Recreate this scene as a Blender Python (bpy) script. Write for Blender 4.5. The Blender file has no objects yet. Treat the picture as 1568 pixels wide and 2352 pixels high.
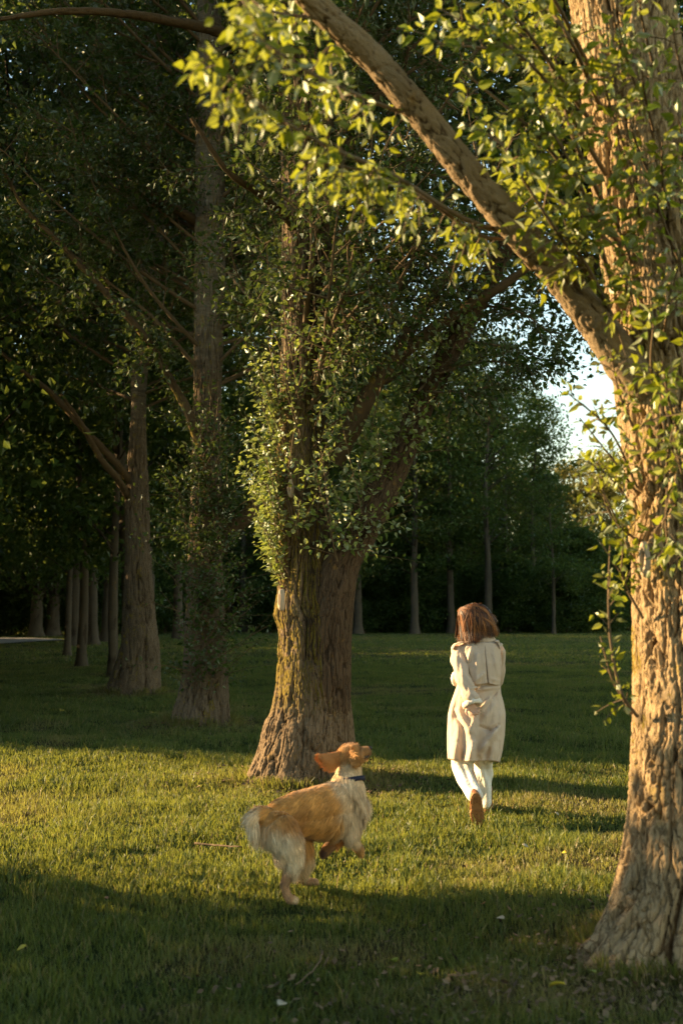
import bpy, bmesh, math, random
import numpy as np
from mathutils import Vector, Matrix

R = math.radians
sc = bpy.context.scene
COL = sc.collection

# ------------------------------------------------------------------ camera
TILT, FPX, EYE, CX, CY = R(5.0), 2613.0, 1.57, 784.0, 1176.0     # photo measured at 1568 x 2352
cam_d = bpy.data.cameras.new('camera')
cam = bpy.data.objects.new('camera', cam_d)
COL.objects.link(cam)
cam.location = (0, 0, EYE)
cam.rotation_euler = (R(90) + TILT, 0, 0)
cam_d.sensor_fit = 'VERTICAL'
cam_d.sensor_height = 36.0
cam_d.lens = FPX / 2352 * 36.0
cam_d.clip_start = 0.05
cam_d.clip_end = 2000
cam_d.dof.use_dof = True
cam_d.dof.focus_distance = 10.2
cam_d.dof.aperture_fstop = 2.3
sc.camera = cam

# ------------------------------------------------------------------ light
SUN_AZ, SUN_EL = R(14.0), R(16.0)                     # light runs to the right and 14 degrees towards the camera
SUN_TRAVEL = Vector((math.cos(SUN_AZ) * math.cos(SUN_EL), -math.sin(SUN_AZ) * math.cos(SUN_EL), -math.sin(SUN_EL)))
sl = bpy.data.lights.new('sun', 'SUN')
sl.energy = 5.0
sl.angle = R(0.5)
sl.color = (1.0, 0.70, 0.365)
sun = bpy.data.objects.new('sun', sl)
COL.objects.link(sun)
sun.rotation_euler = SUN_TRAVEL.to_track_quat('-Z', 'Y').to_euler()
sun.location = (-30, 20, 20)

world = bpy.data.worlds.new('World')
sc.world = world
world.use_nodes = True
wn = world.node_tree
sky = wn.nodes.new('ShaderNodeTexSky')
sky.sky_type = 'NISHITA'
sky.sun_disc = False
sky.sun_elevation = SUN_EL
sky.sun_rotation = math.radians(270) + SUN_AZ
sky.altitude = 100
sky.air_density = 1.4
sky.dust_density = 0.1
sky.ozone_density = 1.4
tint = wn.nodes.new('ShaderNodeMix')                      # warm white balance of the photo
tint.data_type = 'RGBA'
tint.blend_type = 'MULTIPLY'
tint.inputs[0].default_value = 1.0
tint.inputs[7].default_value = (1.05, 1.0, .91, 1)
wn.links.new(sky.outputs[0], tint.inputs[6])
wn.links.new(tint.outputs[2], wn.nodes['Background'].inputs[0])
wn.nodes['Background'].inputs[1].default_value = 0.096

sc.view_settings.view_transform = 'Standard'
sc.view_settings.look = 'None'
sc.view_settings.exposure = 2.03
sc.view_settings.gamma = 1.0
sc.cycles.use_denoising = True
sc.cycles.denoising_input_passes = 'RGB_ALBEDO_NORMAL'
sc.cycles.denoising_prefilter = 'NONE'
sc.cycles.max_bounces = 6
sc.cycles.diffuse_bounces = 3
sc.cycles.glossy_bounces = 2
sc.cycles.transmission_bounces = 4
sc.cycles.transparent_max_bounces = 4
sc.cycles.caustics_reflective = False
sc.cycles.caustics_refractive = False
sc.cycles.sample_clamp_indirect = 4.0


# ------------------------------------------------------------------ measuring helpers
def P(px, py, D):
    """World point at forward depth D that the photo shows at (px, py)."""
    xv, yv = (px - CX) / FPX, (CY - py) / FPX
    t = D / (math.cos(TILT) - yv * math.sin(TILT))
    return np.array([xv * t, D, EYE + t * (math.sin(TILT) + yv * math.cos(TILT))])


def G(px, py):
    """Ground point under a photo pixel."""
    xv, yv = (px - CX) / FPX, (CY - py) / FPX
    t = -EYE / (math.sin(TILT) + yv * math.cos(TILT))
    return np.array([xv * t, t * (math.cos(TILT) - yv * math.sin(TILT)), 0.0])


def nrm(v):
    v = np.asarray(v, float)
    return v / np.maximum(np.linalg.norm(v, axis=-1, keepdims=True), 1e-9)


def vnoise(p, seed=0):
    """Smooth value noise in [-1, 1] at points (N, 3)."""
    p = np.asarray(p, float)
    i = np.floor(p).astype(np.int64)
    f = p - i
    f = f * f * (3 - 2 * f)
    out = np.zeros(len(p))
    for dx in (0, 1):
        for dy in (0, 1):
            for dz in (0, 1):
                h = ((i[:, 0] + dx) * 374761393 + (i[:, 1] + dy) * 668265263 + (i[:, 2] + dz) * 2147483647 + seed * 1274126177) & 0xffffffff
                h = ((h ^ (h >> 13)) * 1274126177) & 0xffffffff
                h = ((h ^ (h >> 16)) * 2246822519) & 0xffffffff
                h = h ^ (h >> 15)
                w = (f[:, 0] if dx else 1 - f[:, 0]) * (f[:, 1] if dy else 1 - f[:, 1]) * (f[:, 2] if dz else 1 - f[:, 2])
                out += w * ((h & 0xffff) / 32767.5 - 1)
    return out


def sstep(a, b, x):
    t = np.clip((x - a) / (b - a), 0, 1)
    return t * t * (3 - 2 * t)


# ------------------------------------------------------------------ mesh helpers
def mesh_np(name, verts, polys, mats, smooth=True, attrs=None, mat_idx=None):
    """polys: list of (M, k) int arrays. attrs: {name: per-vertex floats or (N, 3) colours}."""
    me = bpy.data.meshes.new(name)
    verts = np.ascontiguousarray(verts, dtype=np.float32)
    polys = [np.asarray(p, dtype=np.int32) for p in polys if len(p)]
    loops = np.concatenate([p.ravel() for p in polys])
    tot = np.concatenate([np.full(len(p), p.shape[1], np.int32) for p in polys])
    start = np.concatenate([[0], np.cumsum(tot)[:-1]]).astype(np.int32)
    me.vertices.add(len(verts))
    me.vertices.foreach_set('co', verts.ravel())
    me.loops.add(len(loops))
    me.loops.foreach_set('vertex_index', loops)
    me.polygons.add(len(tot))
    me.polygons.foreach_set('loop_start', start)
    me.polygons.foreach_set('loop_total', tot)
    me.polygons.foreach_set('use_smooth', np.full(len(tot), smooth, bool))
    for m in (mats if isinstance(mats, (list, tuple)) else [mats]):
        me.materials.append(m)
    if mat_idx is not None:
        me.polygons.foreach_set('material_index', np.asarray(mat_idx, np.int32))
    for k, a in (attrs or {}).items():
        a = np.asarray(a, np.float32)
        if a.ndim == 1:
            me.attributes.new(k, 'FLOAT', 'POINT').data.foreach_set('value', a)
        else:
            me.attributes.new(k, 'FLOAT_VECTOR', 'POINT').data.foreach_set('vector', a.ravel())
    me.update(calc_edges=True)
    return me


def pts_mesh(me):
    v = np.zeros(len(me.vertices) * 3, np.float32)
    me.vertices.foreach_get('co', v)
    return v.reshape(-1, 3).astype(float)


def link(name, me, parent=None, loc=None):
    o = bpy.data.objects.new(name, me)
    COL.objects.link(o)
    if parent is not None:
        o.parent = parent
    if loc is not None:
        o.location = [float(v) for v in loc]
    return o


def thing(name, label, cat, loc=(0, 0, 0), group=None, rz=0.0):
    o = link(name, None, None, loc)
    o.rotation_euler = (0, 0, rz)
    o.empty_display_size = 0.3
    return tag(o, label, cat, group)


def tag(o, label, cat, group=None):
    o['label'] = label
    o['category'] = cat
    if group:
        o['group'] = group
    return o


class MB:
    """Collects vertices and faces of one mesh."""
    def __init__(s):
        s.v, s.f, s.n, s.a, s.m = [], [], 0, [], []

    def add(s, v, faces, a=None, m=0):
        v = np.asarray(v, float)
        for f in faces:
            f = np.asarray(f)
            if len(f):
                s.f.append(f + s.n)
                s.m.append(np.full(len(f), m))
        s.v.append(v)
        s.a.append(np.zeros(len(v)) if a is None else np.broadcast_to(a, (len(v),)))
        s.n += len(v)

    def mesh(s, name, mats, smooth=True, attr='rnd', off=None):
        v = np.concatenate(s.v)
        if off is not None:
            v = v - np.asarray(off)
        return mesh_np(name, v, s.f, mats, smooth, {attr: np.concatenate(s.a)}, np.concatenate(s.m))


def grid_faces(nv, nu, closed=True):
    i = np.arange(nv - 1)[:, None]
    j = np.arange(nu if closed else nu - 1)[None, :]
    a = i * nu + j
    b = i * nu + (j + 1) % nu
    return np.stack([a, b, b + nu, a + nu], -1).reshape(-1, 4)


def catmull(pts, n):
    pts = np.asarray(pts, float)
    if len(pts) == 2:
        return pts[0] + (pts[1] - pts[0]) * np.linspace(0, 1, n)[:, None]
    p = np.vstack([2 * pts[0] - pts[1], pts, 2 * pts[-1] - pts[-2]])
    t = np.linspace(0, len(pts) - 1 - 1e-6, n)
    i = t.astype(int)
    f = (t - i)[:, None]
    a, b, c, d = p[i], p[i + 1], p[i + 2], p[i + 3]
    return .5 * ((2 * b) + (-a + c) * f + (2 * a - 5 * b + 4 * c - d) * f ** 2 + (-a + 3 * b - 3 * c + d) * f ** 3)


def frames(path, ref=(1, 0, 0)):
    T = nrm(np.gradient(path, axis=0))
    u = np.array(ref, float)
    U = np.zeros_like(T)
    for k in range(len(T)):
        u = u - T[k] * np.dot(u, T[k])
        n = np.linalg.norm(u)
        if n < 1e-6:
            u = np.cross(T[k], (0, 0, 1.0)) + 1e-6
            n = np.linalg.norm(u)
        u = u / n
        U[k] = u
    return T, U, np.cross(T, U)


def tube(path, rad, nu=8, cap=True, ref=(1, 0, 0)):
    """Swept tube: verts, face arrays."""
    path = np.asarray(path, float)
    n = len(path)
    rad = np.broadcast_to(np.asarray(rad, float), (n,))
    T, U, V = frames(path, ref)
    th = np.arange(nu) * 2 * math.pi / nu
    v = path[:, None] + rad[:, None, None] * (np.cos(th)[None, :, None] * U[:, None] + np.sin(th)[None, :, None] * V[:, None])
    v = v.reshape(-1, 3)
    f = [grid_faces(n, nu)]
    if cap:
        v = np.vstack([v, path[:1], path[-1:]])
        j = np.arange(nu)
        f.append(np.stack([(j + 1) % nu, j, np.full(nu, n * nu)], -1))
        f.append(np.stack([(n - 1) * nu + j, (n - 1) * nu + (j + 1) % nu, np.full(nu, n * nu + 1)], -1))
    return v, f


def bark_tube(path, rad, nu, step, amp, freq, stretch=.16, seed=0, lobes=(), fade=None, knots=(), warp=.5):
    """Trunk or limb: swept tube with furrowed bark and root flare. lobes: (angle, gain, height, power); knots: (s, angle, size, gain)."""
    path, rad = np.asarray(path, float), np.asarray(rad, float)
    dense = catmull(path, 60 * len(path))
    rd = catmull(np.stack([rad, rad * 0, rad * 0], 1), 60 * len(path))[:, 0]
    s = np.concatenate([[0], np.cumsum(np.linalg.norm(np.diff(dense, axis=0), axis=1))])
    n = max(4, int(s[-1] / step))
    sn = np.linspace(0, s[-1], n)
    pth = np.stack([np.interp(sn, s, dense[:, k]) for k in range(3)], 1)
    r = np.interp(sn, s, rd)
    T, U, V = frames(pth)
    th = np.arange(nu) * 2 * math.pi / nu
    C, S = np.cos(th)[None], np.sin(th)[None]
    fl = np.ones((n, nu))
    for (a, g, h, p) in lobes:
        c = np.cos(th - a)[None]
        fl += g * np.exp(-sn / h)[:, None] * np.where(c > 0, np.abs(c), 0) ** p
    rref = float(np.median(r))
    x = (C * rref + 0 * sn[:, None]).ravel()
    y = (S * rref + 0 * sn[:, None]).ravel()
    z = (sn[:, None] + 0 * C).ravel()
    w = np.stack([x * freq * .35 + 7, y * freq * .35, z * freq * stretch * 1.5], 1)
    w = warp * np.stack([vnoise(w, seed + 1), vnoise(w, seed + 2), vnoise(w, seed + 3)], 1)
    d = np.zeros(len(x))
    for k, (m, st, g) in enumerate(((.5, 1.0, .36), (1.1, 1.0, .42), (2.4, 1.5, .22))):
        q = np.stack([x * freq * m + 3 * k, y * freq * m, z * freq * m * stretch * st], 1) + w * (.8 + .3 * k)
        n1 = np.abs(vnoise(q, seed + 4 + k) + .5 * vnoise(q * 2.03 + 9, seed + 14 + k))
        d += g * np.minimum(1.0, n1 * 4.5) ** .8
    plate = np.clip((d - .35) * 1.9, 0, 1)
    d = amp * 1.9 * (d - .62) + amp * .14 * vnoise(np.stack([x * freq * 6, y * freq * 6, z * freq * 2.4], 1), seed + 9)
    big = vnoise(np.stack([x * 2.2 + 5, y * 2.2, z * .9], 1), seed + 7) * .045
    d = d.reshape(n, nu)
    rr = r[:, None] * (fl + big.reshape(n, nu)) + d * np.minimum(1.6, .5 + .5 * fl * r[:, None] / rref)
    for (s0, a, sz, g) in knots:
        da = (th[None] - a + math.pi) % (2 * math.pi) - math.pi
        q2 = ((sn[:, None] - s0) / sz) ** 2 + (da * rref / sz) ** 2
        rr = rr + g * np.exp(-q2 * 1.2)
    v = pth[:, None] + rr[..., None] * (np.cos(th)[None, :, None] * U[:, None] + np.sin(th)[None, :, None] * V[:, None])
    return v.reshape(-1, 3), [grid_faces(n, nu)], plate


# ------------------------------------------------------------------ foliage
LEAF_T = np.array([(0, 0, 0), (-.25, .24, .05), (.25, .24, .05), (-.23, .52, .06), (.23, .52, .06), (0, 1, -.06), (0, .42, -.02)])
LEAF_F = np.array([(0, 3, 1), (0, 6, 3), (6, 5, 3), (0, 2, 4), (0, 4, 6), (6, 4, 5)])
LEAF_T4 = np.array([(0, 0, 0), (.34, .42, .09), (0, 1, -.05), (-.34, .42, .09)])
LEAF_F4 = np.array([(0, 1, 2, 3)])


class Foliage:
    def __init__(s, seed, detail=True):
        s.rng = np.random.default_rng(seed)
        s.mb = MB()
        s.detail = detail

    def leaves(s, pos, d, nr, size, tint=None):
        n = len(pos)
        if n == 0:
            return
        d = nrm(d)
        side = nrm(np.cross(d, nr))
        up = np.cross(side, d)
        t, f = (LEAF_T, LEAF_F) if s.detail else (LEAF_T4, LEAF_F4)
        wid = s.rng.uniform(.8, 1.25, (n, 1, 1))
        v = pos[:, None] + size[:, None, None] * (t[None, :, 0:1] * wid * side[:, None] + t[None, :, 1:2] * d[:, None] + t[None, :, 2:3] * up[:, None] * 1.5)
        k = len(t)
        ff = (f[None] + (np.arange(n) * k)[:, None, None]).reshape(-1, f.shape[1])
        a = s.rng.uniform(0, 1, n) if tint is None else tint
        s.mb.add(v.reshape(-1, 3), [ff], np.repeat(a, k), 0)

    def twigs(s, S, D, L, droop, r):
        t = np.array([0, .34, .67, 1.0])
        m = len(S)
        pts = S[:, None] + (D * L[:, None])[:, None] * t[None, :, None]
        pts[..., 2] -= (droop * L)[:, None] * t[None] ** 2
        a = nrm(np.cross(D, np.array([.3, .2, 1.0]) + 0 * D))
        b = np.cross(D, a)
        rr = r * np.array([1, .8, .55, .2])
        ring = []
        for k in range(3):
            ang = k * 2.0944
            ring.append(pts + rr[None, :, None] * (math.cos(ang) * a[:, None] + math.sin(ang) * b[:, None]))
        v = np.stack(ring, 2).reshape(-1, 3)
        f = (grid_faces(4, 3)[None] + (np.arange(m) * 12)[:, None, None]).reshape(-1, 4)
        s.mb.add(v, [f], .5, 1)

    def shoots(s, S, D, L, n, size, droop=.15, r=.0035, spread=.9, twig=True):
        S, D, L = np.atleast_2d(S), nrm(np.atleast_2d(D)), np.atleast_1d(L).astype(float)
        m = len(S)
        if m == 0:
            return
        rng = s.rng
        droop = np.broadcast_to(np.asarray(droop, float), (m,))
        t = (np.arange(n)[None] + rng.uniform(.1, .9, (m, n))) / n * .92 + .1
        pos = S[:, None] + (D * L[:, None])[:, None] * t[..., None]
        pos[..., 2] -= (droop * L)[:, None] * t ** 2
        tan = np.repeat(D[:, None], n, 1).copy()
        tan[..., 2] -= 2 * droop[:, None] * t
        tan = nrm(tan)
        a = nrm(np.cross(tan, np.array([.31, .17, .9])))
        b = np.cross(tan, a)
        ang = (np.arange(n) * 2.4)[None] + rng.uniform(0, 6.28, (m, 1)) + rng.normal(0, .3, (m, n))
        perp = np.cos(ang)[..., None] * a + np.sin(ang)[..., None] * b
        ld = tan * .55 + perp * spread + rng.normal(0, .22, (m, n, 3))
        ld[..., 2] -= .28
        pos = pos + perp * (size * .28)
        up = rng.normal(0, .7, (m, n, 3))
        up[..., 2] += .5
        sz = size * rng.uniform(.55, 1.15, (m, n)) * (1 - .35 * t ** 3)
        s.leaves(pos.reshape(-1, 3), ld.reshape(-1, 3), nrm(up.reshape(-1, 3)), sz.ravel())
        if twig:
            s.twigs(S, D, L, droop, r)

    def along(s, path, count, L, n, size, bias=(0, 0, 0), t0=.1, t1=1.0, jit=.8, droop=.15, r=.0035):
        """Shoots that leave a branch along its path."""
        rng = s.rng
        path = np.asarray(path, float)
        t = rng.uniform(t0, t1, count) * (len(path) - 1)
        i = np.minimum(t.astype(int), len(path) - 2)
        S = path[i] + (path[i + 1] - path[i]) * (t - i)[:, None]
        T = nrm(path[i + 1] - path[i])
        D = T * .6 + rng.normal(0, jit, (count, 3)) * .6 + np.asarray(bias)
        s.shoots(S, D, L * rng.uniform(.5, 1.2, count), n, size, droop, r)

    def build(s, name, parent, mats, off):
        return link(name, s.mb.mesh(name, mats, smooth=False, off=off), parent)


def crown(fo, tubes, trunk, z0, z1, nb, length, pitch=.75, size=.075, dens=1.0, nleaf=7, az0=0.0, azf=None, rb=.035, shootL=.38, side=3.0):
    """Branches, branchlets and leafy shoots round a trunk. trunk: (z list, points). Branch tubes go to tubes (MB)."""
    rng = fo.rng
    zs, pts = trunk
    for i in range(nb):
        u = (i + .5) / nb
        z = z0 + (z1 - z0) * u
        p = np.array([np.interp(z, zs, pts[:, k]) for k in range(3)])
        az = az0 + i * 2.39996 + rng.normal(0, .25)
        if azf is not None:
            az = azf(az, rng)
        L = length(u) * rng.uniform(.75, 1.2)
        pi = pitch + rng.normal(0, .14)
        d = np.array([math.cos(az) * math.cos(pi), math.sin(az) * math.cos(pi), math.sin(pi)])
        path = [p]
        for k in range(6):
            d = nrm(d + rng.normal(0, .10, 3) + np.array([0, 0, .02]))
            path.append(path[-1] + d * L / 6)
        path = catmull(path, 13)
        tubes.add(*tube(path, np.linspace(rb * (L / 4) ** .5, .005, 13), 6, cap=False))
        nside = int(L * side)
        for j in range(nside):
            t = .18 + .8 * (j + rng.uniform(0, 1)) / nside
            q = path[min(12, int(t * 12))]
            dd = nrm(d * .55 + rng.normal(0, .6, 3) + np.array([0, 0, .1]))
            l2 = (.35 + .65 * (1 - t)) * rng.uniform(.6, 1.2) * min(1.2, L * .35)
            bp = np.array([q, q + dd * l2 * .5 + rng.normal(0, .04, 3), q + dd * l2 + rng.normal(0, .05, 3)])
            bp = catmull(bp, 5)
            tubes.add(*tube(bp, np.linspace(.010, .003, 5), 4, cap=False))
            fo.along(bp, max(2, int(dens * (3 + l2 * 5))), shootL, nleaf, size, bias=(0, 0, .12), t0=.15, droop=.25)


# ------------------------------------------------------------------ materials
def mat(name):
    m = bpy.data.materials.new(name)
    m.use_nodes = True
    nt = m.node_tree
    b = nt.nodes['Principled BSDF']
    return m, nt, b


def N(nt, t, **kw):
    n = nt.nodes.new('ShaderNode' + t)
    for k, v in kw.items():
        setattr(n, k, v)
    return n


def noise(nt, scale, detail=4, vec=None, rough=.55, dist=0.0):
    n = N(nt, 'TexNoise')
    n.inputs['Scale'].default_value = scale
    n.inputs['Detail'].default_value = detail
    n.inputs['Roughness'].default_value = rough
    n.inputs['Distortion'].default_value = dist
    if vec is not None:
        nt.links.new(vec, n.inputs['Vector'])
    return n.outputs['Fac']


def ramp(nt, fac, stops):
    r = N(nt, 'ValToRGB')
    e = r.color_ramp.elements
    while len(e) < len(stops):
        e.new(.5)
    for k, (p, c) in enumerate(stops):
        e[k].position = p
        e[k].color = (*c, 1) if len(c) == 3 else c
    nt.links.new(fac, r.inputs[0])
    return r.outputs[0]


def mix(nt, fac, a, b):
    n = N(nt, 'Mix', data_type='RGBA')
    for sock, v in ((n.inputs[0], fac), (n.inputs[6], a), (n.inputs[7], b)):
        if hasattr(v, 'links') or hasattr(v, 'is_linked'):
            nt.links.new(v, sock)
        else:
            sock.default_value = v if not isinstance(v, tuple) else ((*v, 1) if len(v) == 3 else v)
    return n.outputs[2]


def math_n(nt, op, a, b=0.0, clamp=False):
    n = N(nt, 'Math', operation=op, use_clamp=clamp)
    for sock, v in ((n.inputs[0], a), (n.inputs[1], b)):
        if hasattr(v, 'is_linked'):
            nt.links.new(v, sock)
        else:
            sock.default_value = v
    return n.outputs[0]


def maprange(nt, v, a, b, c=0.0, d=1.0):
    n = N(nt, 'MapRange')
    nt.links.new(v, n.inputs[0])
    for k, x in enumerate((a, b, c, d)):
        n.inputs[k + 1].default_value = x
    return n.outputs[0]


def bump(nt, b, h, strength=.5, dist=.01):
    n = N(nt, 'Bump')
    n.inputs['Strength'].default_value = strength
    n.inputs['Distance'].default_value = dist
    nt.links.new(h, n.inputs['Height'])
    nt.links.new(n.outputs[0], b.inputs['Normal'])


def attr(nt, name, out='Fac'):
    n = N(nt, 'Attribute', attribute_name=name)
    return n.outputs[out]


def leaf_mat(name, dark, mid, light, trans, pale=None, tr=.42, gloss=.05):
    m, nt, b = mat(name)
    nt.nodes.remove(b)
    out = nt.nodes['Material Output']
    c = ramp(nt, attr(nt, 'rnd'), [(0, dark), (.55, mid), (1, light)])
    if pale is not None:
        geo = N(nt, 'NewGeometry')
        c2 = mix(nt, .55, c, pale)
        c = mix(nt, geo.outputs['Backfacing'], c, c2)
    d = N(nt, 'BsdfDiffuse')
    nt.links.new(c, d.inputs[0])
    t = N(nt, 'BsdfTranslucent')
    tc = mix(nt, .8, c, trans)
    nt.links.new(tc, t.inputs[0])
    mx = N(nt, 'MixShader')
    mx.inputs[0].default_value = tr
    nt.links.new(d.outputs[0], mx.inputs[1])
    nt.links.new(t.outputs[0], mx.inputs[2])
    g = N(nt, 'BsdfGlossy')
    g.inputs['Roughness'].default_value = .55
    g.inputs['Color'].default_value = (.9, .95, .85, 1)
    fr = N(nt, 'Fresnel')
    fr.inputs[0].default_value = 1.42
    mx2 = N(nt, 'MixShader')
    nt.links.new(math_n(nt, 'MULTIPLY', fr.outputs[0], gloss * 1.8, True), mx2.inputs[0])
    nt.links.new(mx.outputs[0], mx2.inputs[1])
    nt.links.new(g.outputs[0], mx2.inputs[2])
    nt.links.new(mx2.outputs[0], out.inputs[0])
    return m


def bark_mat(name, c0, c1, moss=0.0, pale_z=None, mossc=(.13, .095, .018), sc_=1.0, moss_z=None, streak=None, crack=24.0):
    m, nt, b = mat(name)
    geo = N(nt, 'NewGeometry')
    mp = N(nt, 'Mapping')
    mp.inputs['Scale'].default_value = (1, 1, .22)
    nt.links.new(geo.outputs['Position'], mp.inputs[0])
    n1 = noise(nt, 26 * sc_, 6, mp.outputs[0], .65, .6)
    n2 = noise(nt, 3.0 * sc_, 3, geo.outputs['Position'])
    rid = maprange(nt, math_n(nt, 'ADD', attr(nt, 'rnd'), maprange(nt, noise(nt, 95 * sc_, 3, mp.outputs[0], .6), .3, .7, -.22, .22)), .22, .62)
    c = mix(nt, rid, c1, mix(nt, n1, c0, tuple(.6 * p + .4 * q for p, q in zip(c0, c1))))  # brown furrow bark, darkened further to put crevice shade into the colour
    if crack:
        wv = N(nt, 'VectorMath', operation='ADD')
        wn_ = N(nt, 'TexNoise')
        wn_.inputs['Scale'].default_value = 11 * sc_
        wn_.inputs['Detail'].default_value = 4
        nt.links.new(mp.outputs[0], wn_.inputs['Vector'])
        wsc = N(nt, 'VectorMath', operation='SCALE')
        wsc.inputs['Scale'].default_value = .13 / sc_
        nt.links.new(wn_.outputs['Color'], wsc.inputs[0])
        mp3 = N(nt, 'Mapping')
        mp3.inputs['Scale'].default_value = (1, 1, .12)
        nt.links.new(geo.outputs['Position'], mp3.inputs[0])
        nt.links.new(mp3.outputs[0], wv.inputs[0])
        nt.links.new(wsc.outputs[0], wv.inputs[1])
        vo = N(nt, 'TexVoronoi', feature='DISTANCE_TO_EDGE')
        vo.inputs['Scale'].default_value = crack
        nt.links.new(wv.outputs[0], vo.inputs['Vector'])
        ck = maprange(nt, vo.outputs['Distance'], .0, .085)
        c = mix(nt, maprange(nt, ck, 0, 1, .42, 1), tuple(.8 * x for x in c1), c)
    c = mix(nt, math_n(nt, 'MULTIPLY', n2, .55), c, tuple(.62 * x for x in c1))
    lich = maprange(nt, noise(nt, 9 * sc_, 4, geo.outputs['Position'], .6), .62, .72)
    c = mix(nt, math_n(nt, 'MULTIPLY', lich, .35), c, (.30, .17, .03))
    sep = N(nt, 'SeparateXYZ')
    nt.links.new(geo.outputs['Position'], sep.inputs[0])
    if pale_z:
        mp2 = N(nt, 'Mapping')
        mp2.inputs['Scale'].default_value = (1, 1, 7)
        nt.links.new(geo.outputs['Position'], mp2.inputs[0])
        band = maprange(nt, noise(nt, 1.5, 6, mp2.outputs[0], .7, 1.8), .36, .68)
        pc = mix(nt, band, (.12, .10, .07), (.28, .24, .175))
        c = mix(nt, maprange(nt, sep.outputs[2], pale_z, pale_z + 1.6), c, pc)
    if streak:  # near-black upright streak centred on one x, ragged by noise
        dx = math_n(nt, 'ABSOLUTE', math_n(nt, 'ADD', sep.outputs[0], -streak[0]))
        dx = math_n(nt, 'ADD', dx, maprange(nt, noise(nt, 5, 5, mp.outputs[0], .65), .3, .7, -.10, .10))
        sf = math_n(nt, 'MULTIPLY', maprange(nt, dx, streak[1], streak[1] * .35), maprange(nt, sep.outputs[2], .5, 1.3))
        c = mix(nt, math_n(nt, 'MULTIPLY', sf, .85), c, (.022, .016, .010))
    if moss > 0:
        sn = N(nt, 'SeparateXYZ')
        nt.links.new(geo.outputs['True Normal'], sn.inputs[0])
        side = maprange(nt, sn.outputs[0], .0, -.5)
        if moss_z:
            side = math_n(nt, 'MULTIPLY', side, math_n(nt, 'MULTIPLY', maprange(nt, sep.outputs[2], moss_z[0], moss_z[0] + .3), maprange(nt, sep.outputs[2], moss_z[1], moss_z[1] - .8)))
        mn = maprange(nt, noise(nt, 5.5, 6, geo.outputs['Position'], .7), .60 - .2 * moss, .66 - .2 * moss)
        mc = mix(nt, noise(nt, 60, 2, geo.outputs['Position']), mossc, tuple(2.2 * x for x in mossc))
        c = mix(nt, math_n(nt, 'MULTIPLY', side, mn, True), c, mc)
    nt.links.new(c, b.inputs['Base Color'])
    b.inputs['Roughness'].default_value = .95
    b.inputs['Specular IOR Level'].default_value = .15
    hh = noise(nt, 70 * sc_, 6, mp.outputs[0], .7)
    if crack:
        hh = math_n(nt, 'ADD', hh, math_n(nt, 'MULTIPLY', ck, .55))
    bump(nt, b, hh, .8, .014)
    return m


def simple(name, col, rough=.8, var=.12, scale=30.0, bmp=.0, spec=.3, sheen=0.0):
    m, nt, b = mat(name)
    tc = N(nt, 'TexCoord')
    n = noise(nt, scale, 4, tc.outputs['Object'])
    c = mix(nt, n, tuple(x * (1 - var) for x in col), tuple(min(1, x * (1 + var)) for x in col))
    nt.links.new(c, b.inputs['Base Color'])
    b.inputs['Roughness'].default_value = rough
    b.inputs['Specular IOR Level'].default_value = spec
    if sheen:
        b.inputs['Sheen Weight'].default_value = sheen
    if bmp:
        bump(nt, b, noise(nt, scale * 4, 5, tc.outputs['Object']), bmp, .004)
    return m


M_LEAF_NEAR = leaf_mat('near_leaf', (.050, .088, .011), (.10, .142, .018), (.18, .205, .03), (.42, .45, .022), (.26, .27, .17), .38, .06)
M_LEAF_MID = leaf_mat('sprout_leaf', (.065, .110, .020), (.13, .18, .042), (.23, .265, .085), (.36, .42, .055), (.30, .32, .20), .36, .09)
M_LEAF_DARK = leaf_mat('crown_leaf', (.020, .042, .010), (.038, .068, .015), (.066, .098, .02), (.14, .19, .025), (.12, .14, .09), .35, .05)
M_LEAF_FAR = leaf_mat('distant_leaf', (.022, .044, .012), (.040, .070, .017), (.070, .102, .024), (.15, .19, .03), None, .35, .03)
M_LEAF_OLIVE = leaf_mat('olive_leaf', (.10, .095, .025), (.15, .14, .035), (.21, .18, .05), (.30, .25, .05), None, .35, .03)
M_TWIG = simple('twig_bark', (.12, .082, .042), .9, .2, 60)
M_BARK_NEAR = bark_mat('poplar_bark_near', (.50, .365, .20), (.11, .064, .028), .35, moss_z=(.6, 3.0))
M_BARK_MID = bark_mat('poplar_bark_mossy', (.29, .21, .128), (.055, .035, .018), .95, mossc=(.105, .078, .013), moss_z=(.55, 4.2), streak=(-.235, .16))
M_BARK_STEM = bark_mat('poplar_bark_stem', (.15, .10, .058), (.05, .033, .018), .0)  # brown bark of the second stem, its colour darkened for the shade there
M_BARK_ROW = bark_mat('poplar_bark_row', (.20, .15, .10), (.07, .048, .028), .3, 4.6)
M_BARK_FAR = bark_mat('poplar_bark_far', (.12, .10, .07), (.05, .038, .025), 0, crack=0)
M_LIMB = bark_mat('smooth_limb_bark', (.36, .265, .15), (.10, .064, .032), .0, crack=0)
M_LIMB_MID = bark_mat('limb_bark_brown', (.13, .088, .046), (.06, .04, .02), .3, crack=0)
M_SCAR = simple('pruning_scar_wood', (.42, .33, .23), .85, .2, 25, .4)

# ================================================================== SETTING: lawn, path, grass
TREES = {'near': (1.72, 5.35, .42), 'mid': (-.26, 10.75, .55), 'b': (-1.9, 15.6, .5), 'a': (-4.0, 22.0, .5)}


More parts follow.
